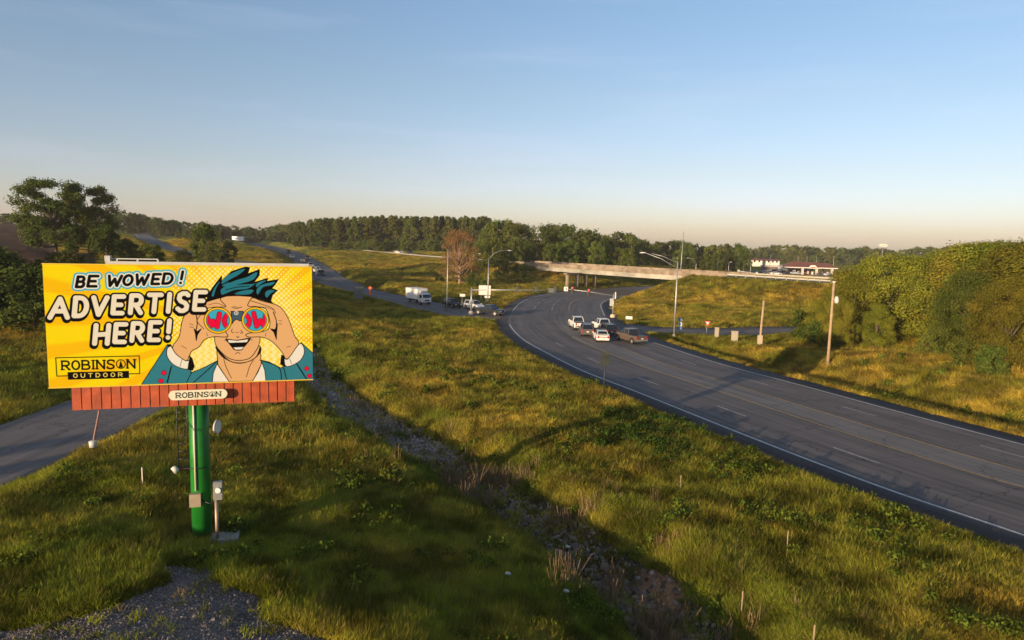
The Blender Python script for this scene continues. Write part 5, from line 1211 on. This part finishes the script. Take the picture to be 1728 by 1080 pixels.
for i, (px, y, pt, ws, lb) in enumerate(nr):
    X = D(px, 440, y)[0]; z = hz(X, y); pr, H = P['near', 3] if i in (12,) else P['near', i % 3]
    put(pr, X, y, D(px,pt,y)[2]-z, H, ws*(1.4 if i in (0,9) else 1.22), label=lb, group='leafy trees on the right')
for i, (px, y, h) in enumerate(((1372,96,4.6),(1392,90,3.4),(1412,86,2.4),(1580,80,2.6),(1640,76,3.0),(1690,70,3.2))):
    X = D(px, 440, y)[0]; pr, H = pick('bush'); put(pr, X, y, h, H, 1.0, label=('low bush at the left foot of the leafy trees' if i < 3 else 'low bush at the front foot of the leafy trees'), cat='bush', group='bushes at the foot of the leafy trees')
for p_ in protos:
    for ch in kids(p_): bpy.data.objects.remove(ch)
    bpy.data.objects.remove(p_)

# ================================================================ GROUND COVER (uncountable)
SRC = bpy.data.collections.new('cover_sources')
GRM = leafmat('grass_blades', (.62,.66,.55), (1.5,1.35,1.15), .35, True); WDM = leafmat('weed_leaves', (.7,.75,.6), (1.3,1.25,1.1), .3, True); STM = leafmat('dry_stems', (.7,.7,.7), (1.2,1.15,1.1), .2, True)
def src(name, V, F, m, lf):
    o = npmesh(name, V, F, m, None, {'lf': lf}); COL.objects.unlink(o); SRC.objects.link(o); return o
def tuft(seed, nb, h, spread, wd, lean, name):
    g = np.random.default_rng(seed); V = []; F = []; lf = []
    for i in range(nb):
        a = g.random()*6.28; r = spread*math.sqrt(g.random()); x, y = r*math.cos(a), r*math.sin(a); H = h*g.uniform(.5,1.15); b = g.random()*6.28; l = lean*g.uniform(.2,1)*H
        dx, dy = math.cos(b)*l, math.sin(b)*l; c = g.random()*6.28; wx, wy = math.cos(c)*wd, math.sin(c)*wd; q = len(V)
        V += [(x-wx,y-wy,-.03),(x+wx,y+wy,-.03),(x+dx*.35+wx*.8,y+dy*.35+wy*.8,H*.55),(x+dx*.35-wx*.8,y+dy*.35-wy*.8,H*.55),(x+dx,y+dy,H)]
        F += [(q,q+1,q+2,q+3),(q+3,q+2,q+4,q+4)]; v = g.random(); lf += [v*.5,v*.5,v,v,v]
    F = [f if f[2] != f[3] else f for f in F]
    return src(name, V, F, GRM, lf)
def leafclump(seed, n, h, r, s, m, name):
    g = np.random.default_rng(seed); d = g.normal(size=(n,3)); d /= np.linalg.norm(d, axis=1)[:,None]; c = d*np.array((r,r,h*.5))*(g.random(n)**.4)[:,None]+np.array((0,0,h*.45))
    nm = d+g.normal(size=(n,3))*.6; nm /= np.linalg.norm(nm, axis=1)[:,None]; a = np.cross(nm, g.normal(size=(n,3))); a /= np.linalg.norm(a, axis=1)[:,None]; b = np.cross(nm, a); k = s*g.uniform(.6,1.3,n)[:,None]
    return src(name, np.stack([c-a*k*.5,c-b*k*.3,c+a*k*.5,c+b*k*.3],1).reshape(-1,3), np.arange(n*4).reshape(n,4), m, np.repeat(g.random(n),4))
def rockmesh(seed, n=1.0):
    g = random.Random(seed); bm = bmesh.new(); bmesh.ops.create_icosphere(bm, subdivisions=2, radius=.5)
    for v in bm.verts: v.co *= 1+.0; 
    for _ in range(20):
        d = Vector((g.gauss(0,1), g.gauss(0,1), g.gauss(0,1))).normalized(); k = g.uniform(.20,.36)
        for v in bm.verts:
            t = v.co.dot(d)
            if t > k: v.co -= d*(t-k)
    for v in bm.verts: v.co.z *= .7; v.co.x *= 1.15
    me = bpy.data.meshes.new('rock'); bm.to_mesh(me); bm.free(); return me
def scatter(name, pts, rot, scl, idx, tint, sources, kind_label=None):
    """points mesh + geometry nodes; ground cover too many to count"""
    me = bpy.data.meshes.new(name); n = len(pts); me.vertices.add(n); me.vertices.foreach_set('co', np.asarray(pts, np.float32).ravel())
    me.attributes.new('rot','FLOAT_VECTOR','POINT').data.foreach_set('vector', np.asarray(rot, np.float32).ravel())
    me.attributes.new('scl','FLOAT_VECTOR','POINT').data.foreach_set('vector', np.asarray(scl, np.float32).ravel())
    me.attributes.new('idx','INT','POINT').data.foreach_set('value', np.asarray(idx, np.int32))
    me.attributes.new('tint','FLOAT_COLOR','POINT').data.foreach_set('color', np.c_[tint, np.ones(n)].astype(np.float32).ravel())
    o = link(bpy.data.objects.new(name, me)); tag(o, kind='stuff')
    c = bpy.data.collections.new(name+'_sources')
    for s in sources: c.objects.link(s)
    ng = bpy.data.node_groups.new(name+'_nodes', 'GeometryNodeTree'); ng.interface.new_socket('Geometry', in_out='INPUT', socket_type='NodeSocketGeometry'); ng.interface.new_socket('Geometry', in_out='OUTPUT', socket_type='NodeSocketGeometry')
    N = ng.nodes.new; K = ng.links.new; gi = N('NodeGroupInput'); go = N('NodeGroupOutput'); ci = N('GeometryNodeCollectionInfo'); ci.inputs['Collection'].default_value = c; ci.inputs['Separate Children'].default_value = True; ci.inputs['Reset Children'].default_value = True
    mp_ = N('GeometryNodeMeshToPoints'); ip = N('GeometryNodeInstanceOnPoints'); ip.inputs['Pick Instance'].default_value = True
    def na(nm, ty):
        a = N('GeometryNodeInputNamedAttribute'); a.data_type = ty; a.inputs['Name'].default_value = nm
        return [s_ for s_ in a.outputs if s_.name == 'Attribute' and s_.enabled][0]
    e2r = N('FunctionNodeEulerToRotation')
    K(gi.outputs[0], mp_.inputs['Mesh']); K(mp_.outputs[0], ip.inputs['Points']); K(ci.outputs[0], ip.inputs['Instance']); K(na('idx','INT'), ip.inputs['Instance Index'])
    K(na('rot','FLOAT_VECTOR'), e2r.inputs[0]); K(e2r.outputs[0], ip.inputs['Rotation']); K(na('scl','FLOAT_VECTOR'), ip.inputs['Scale']); K(ip.outputs[0], go.inputs[0])
    md = o.modifiers.new('scatter', 'NODES'); md.node_group = ng; return o
g_ = np.random.default_rng(5)
N0 = 760000
th = np.radians(g_.uniform(-42, 42, N0)); rr = 11*(340/11)**g_.random(N0)**1.05
X = np.sin(th)*rr; Y = np.cos(th)*rr
z, dr, dd, ds = height(X, Y, True)
pdn = polyd(X, Y, PAD); fd = polyd(X, Y, FIELD); pn = fbm(X, Y, 2.5, 3, 90); pe_ = G(1105,990,-.5)
ok = (dr > -.30+pn*1.1) & (fd > 0) & (pdn > (pn-.5)*2.4-.1) | ((pdn <= 0) & (g_.random(N0) < .008) & (dr > 0))
ok &= (dd > 1.9) | (Y > 82) | (g_.random(N0) < .06)
ok &= ~((np.hypot(X-pe_[0], (Y-pe_[1])*.8) < 1.3) & (g_.random(N0) < .9))
ok &= ~((np.hypot(X+11.7, Y-25.2) < 1.5) & (g_.random(N0) < .8))
ok &= g_.random(N0) < np.clip(.55+pn*.9, 0, 1)
bx_, by_ = (np.array(OVER[_i0,:2])+np.array(OVER[_i1,:2]))/2
X, Y, z, dr, dd, rr, pn = (a[ok] for a in (X, Y, z, dr, dd, rr, pn)); n = len(X)
tall = fbm(X, Y, 6, 3, 95); c = gcolor(X, Y)
fs = np.clip((rr/26)**.62, .8, 5)
hs = (.55+.9*tall)*np.clip(.62+dr*.18, .5, 1.0)
# greener, darker tint left of the ditch and on its banks; left tufts taller
left = ((X < (-4.2+(41-Y)*.62)) & (Y < 60)); c[left] = c[left]*np.array((.88,1.0,.9)); hs = np.where(left, hs*1.1, hs)
bank = (dd < 4.5); c[bank] *= np.array((.8,.92,.9))
mid_ = fbm(X, Y, 1.1, 3, 170); c = c*(.55+.95*sstep(.3,.7,mid_))[:,None]*g_.uniform(1.1,2.15,(n,1))*np.array((1.12,1.0,.85))
dry = g_.random(n) < np.clip(.06+.14*(pn-.3), 0, .2); c[dry] = np.array((.26,.20,.08))*g_.uniform(.7,1.2,(dry.sum(),1))
T = [tuft(1,18,.42,.20,.010,.8,'grass_a'), tuft(2,24,.36,.26,.011,1.0,'grass_b'), tuft(3,15,.62,.17,.009,.5,'grass_c'), tuft(4,24,.28,.28,.013,1.2,'grass_d')]
for s_ in T: s_.name = s_.name
idx = g_.integers(0, 4, n)
sc = np.stack([fs*g_.uniform(.8,1.25,n), fs*g_.uniform(.8,1.25,n), hs*np.clip(fs, .8, 1.9)*.56*g_.uniform(.7,1.3,n)], 1)
rot = np.stack([g_.normal(0,.10,n), g_.normal(0,.10,n), g_.random(n)*6.28], 1)
scatter('grass', np.stack([X,Y,z],1), rot, sc, idx, c, T)
print('grass', n)
# leafy weeds: dark patch by the highway plus scattered clumps
N1 = 60000; th = np.radians(g_.uniform(-40,40,N1)); r1 = 14*(90/14)**g_.random(N1); X = np.sin(th)*r1; Y = np.cos(th)*r1
z, dr, dd, ds = height(X, Y, True); w1 = fbm(X, Y, 2.2, 4, 120); w0 = dark_patch(X, Y); pd_ = polyd(X, Y, PAD)
ok = (dr > .6) & (pd_ > .2) & ((dd > 1.6) | (g_.random(N1) < .2)) & ((w0 < 3.4+(w1-.5)*9) & (g_.random(N1) < .35) | (w1 > .63) & (g_.random(N1) < .22))
X, Y, z, w0, r1 = (a[ok] for a in (X, Y, z, w0, r1)); n = len(X)
c = np.where((w0 < 5)[:,None], np.array((.045,.078,.016)), np.array((.095,.125,.020)))*g_.uniform(.6,1.5,(n,1))
Wd = [leafclump(11,70,.55,.30,.14,WDM,'weed_a'), leafclump(12,90,.40,.36,.11,WDM,'weed_b')]
s = np.clip((r1/30)**.5, .8, 1.8)*g_.uniform(.6,1.3,n)
scatter('weeds', np.stack([X,Y,z],1), np.c_[np.zeros(n),np.zeros(n),g_.random(n)*6.28], np.stack([s,s,s],1), g_.integers(0,2,n), c, Wd)
# dry reeds and stems along the ditch
V = []; N2 = 9000; t_ = g_.random(N2); L_ = pdist(np.array([0.]), np.array([0.]), DITCH); dp, dsx = resample([tuple(p) for p in DITCH[:-1]], .5)
k = (g_.random(N2)*len(dp)).astype(int); X = dp[k,0]+g_.normal(0,2.0,N2); Y = dp[k,1]+g_.normal(0,2.0,N2)
z, dr, dd, ds = height(X, Y, True); cl = fbm(X, Y, 1.8, 2, 140); ok = (cl > .62) & (Y > 17) & (Y < 56) & (g_.random(N2) < np.where(Y < 38, .5, .08)); X, Y, z = X[ok], Y[ok], z[ok]; n = len(X)
def stems(seed, nb, h):
    g = np.random.default_rng(seed); V = []; F = []; lf = []
    for i in range(nb):
        x, y = g.normal(0,.09,2); H = h*g.uniform(.5,1.2); dx, dy = g.normal(0,.22,2)*H; c = g.random()*3.14; wx, wy = math.cos(c)*.007, math.sin(c)*.007; q = len(V)
        V += [(x-wx,y-wy,-.05),(x+wx,y+wy,-.05),(x+dx+wx,y+dy+wy,H),(x+dx-wx,y+dy-wy,H)]; F += [(q,q+1,q+2,q+3)]; v = g.random(); lf += [v]*4
    return src('reed_stems', V, F, STM, lf)
s = g_.uniform(.7,1.3,n); scatter('dry_reeds', np.stack([X,Y,z],1), np.c_[g_.normal(0,.12,(n,2)),g_.random(n)*6.28], np.stack([s,s,s*1.1],1), g_.integers(0,2,n), np.array((.21,.145,.085))*g_.uniform(.6,1.4,(n,1)), [stems(1,14,.60), stems(2,9,.85)])
# riprap stones down the ditch
RKM = leafmat('stone', (.7,.7,.7), (1.2,1.2,1.2), .0, True)
RK = []
for i in range(4):
    me = rockmesh(i); me.materials.append(RKM); a = me.attributes.new('lf','FLOAT','POINT'); a.data.foreach_set('value', np.full(len(me.vertices), .2+.2*i, np.float32)); RK.append(bpy.data.objects.new('stone_source', me))
N3 = 26000; k = (g_.random(N3)*len(dp)).astype(int); lat = g_.normal(0,1.05,N3); X = dp[k,0]+lat+g_.normal(0,.2,N3); Y = dp[k,1]+lat*.45+g_.normal(0,.2,N3)
z, dr, dd, ds = height(X, Y, True); ok = (Y > 18) & (Y < 80) & (dd < 1.7+vn(X,Y,2.0,7)*.8) & ((Y > 41) | (g_.random(N3) < .24)); X, Y, z = X[ok], Y[ok], z[ok]; n = len(X)
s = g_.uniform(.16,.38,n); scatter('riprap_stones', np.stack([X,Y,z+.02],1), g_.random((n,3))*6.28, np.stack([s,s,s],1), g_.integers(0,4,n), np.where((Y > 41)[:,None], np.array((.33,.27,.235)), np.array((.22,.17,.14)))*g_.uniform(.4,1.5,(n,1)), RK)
# gravel on the pad
N4 = 90000; X = g_.uniform(-22,0,N4); Y = g_.uniform(13,27,N4); z, dr, dd, ds = height(X, Y, True); pd_ = polyd(X, Y, PAD)
ok = (pd_ < .3+(fbm(X,Y,1.5,3,71)-.5)*2) & (Y < 25); X, Y, z = X[ok], Y[ok], z[ok]; n = len(X); s = .022+.035*np.exp(g_.normal(0,.55,n))
scatter('gravel', np.stack([X,Y,z],1), g_.random((n,3))*6.28, np.stack([s,s,s],1), g_.integers(0,4,n), np.array((.22,.18,.155))*g_.uniform(.5,1.7,(n,1)), RK)
# larger rocks in the near ditch, each a thing
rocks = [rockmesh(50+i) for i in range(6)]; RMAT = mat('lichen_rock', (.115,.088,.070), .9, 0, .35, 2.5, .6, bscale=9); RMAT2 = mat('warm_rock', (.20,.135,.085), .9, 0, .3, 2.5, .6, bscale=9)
rp = [(862,962),(880,945),(905,930),(925,955),(940,935),(958,940),(965,985),(975,925),(985,990),(1002,975),(1012,990),(1010,1018),(1020,960),(1028,1000),(890,1000),(868,975),(885,1028),(935,1010),(900,965),(950,1012),(1040,975),(1045,1020),(1075,1010),(1100,1040),(1085,1060),(1115,1062),(1132,1050),(1060,1050),(820,905),(845,925),(800,890),(835,900),(915,985),(990,940),(1000,1045),(1140,1075),(1105,1075),(860,910),(955,965),(1030,1030)]
for i, (px, py) in enumerate(rp):
    x, y, z = base_at(px, py, -.7); q_ = dp[int(np.argmin(np.hypot(dp[:,0]-x, dp[:,1]-y)))]; dl = math.hypot(x-q_[0], y-q_[1])
    if dl > 1.7: f_ = rnd.uniform(.5,1.7)/dl; x = q_[0]+(x-q_[0])*f_; y = q_[1]+(y-q_[1])*f_; z = hz(x, y)
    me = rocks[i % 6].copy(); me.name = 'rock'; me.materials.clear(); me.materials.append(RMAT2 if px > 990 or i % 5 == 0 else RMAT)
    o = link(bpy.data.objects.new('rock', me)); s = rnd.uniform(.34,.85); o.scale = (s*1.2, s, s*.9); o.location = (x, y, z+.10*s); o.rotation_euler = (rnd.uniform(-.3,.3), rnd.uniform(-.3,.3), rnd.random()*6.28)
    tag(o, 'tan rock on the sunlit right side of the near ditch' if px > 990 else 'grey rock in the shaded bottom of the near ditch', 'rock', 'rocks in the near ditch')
# litter
for px, py, lab in ((664,779,'white scrap lying on the left edge of the stony ditch'),(857,981,'small round white scrap on the left bank of the near ditch'),(955,1011,'small white scrap beside a stick in the near ditch'),(958,934,'bright white scrap among the dry reeds')):
    x, y, z = base_at(px, py, -.8); m = MB(); m.tube([(-.11,0,.05),(-.05,.02,.07),(.07,-.01,.06),(.12,0,.05)], [.03,.07,.06,.02], 8)
    o = m.build('litter', WHITEM, None); o.location = (x, y, z+.25); tag(o, lab, 'litter', 'white litter in the ditch')
# small leafy shrubs
for px, py, h, lb in ((552,708,1.6,'lone leafy shrub growing beside the stony ditch'),(660,822,1.3,'small shrub on the left bank below the stony ditch'),(398,905,.8,'low shrub right of the concrete slab'),(720,668,.9,'bright green shrub in the golden grass right of the stony ditch')):
    x, y, z = base_at(px, py, .3); V_, F_, lf_, cl_ = crown_mesh(900+px, h, h*.62, 'dome', 900, .15, 18, .05)
    t = empty('shrub', (x, y, z), 0, lb, 'shrub', 'small shrubs near the ditch'); npmesh('foliage', V_, F_, LF_S, t, {'lf': lf_})
    m = MB()
    for q in cl_[:6]: m.tube([(0,0,-.1), tuple(q[:3])], [.02,.008], 5, False)
    m.build('stem', BARK, t, False)
# leafless sapling
x, y, z = base_at(806, 832, 0); m = MB()
for i in range(9): a = rnd.random()*6.28; m.tube([(0,0,-.1),(math.cos(a)*.15,math.sin(a)*.15,.8),(math.cos(a)*.5,math.sin(a)*.5,rnd.uniform(1.3,1.9))], [.02,.012,.005], 5, False)
o = m.build('bare_sapling', BARKP, None, False); o.location = (x, y, z); tag(o, 'leafless multi-stemmed sapling at the bend of the ditch', 'sapling')
# ================================================================ HAZE
hb = MB().box(-3400, 3400, -3400, 3400, float(min(v.co.z for v in bpy.data.objects['ground'].data.vertices))-1.0, 75)
hm = bpy.data.materials.new('haze_air'); hm.use_nodes = True; hn = hm.node_tree; hn.nodes.clear()
ho_ = hn.nodes.new('ShaderNodeOutputMaterial'); hv = hn.nodes.new('ShaderNodeVolumePrincipled'); hv.inputs['Color'].default_value = (.86,.82,.80,1); hv.inputs['Density'].default_value = .00015
hn.links.new(hv.outputs[0], ho_.inputs['Volume'])
tag(hb.build('haze', hm), kind='stuff')
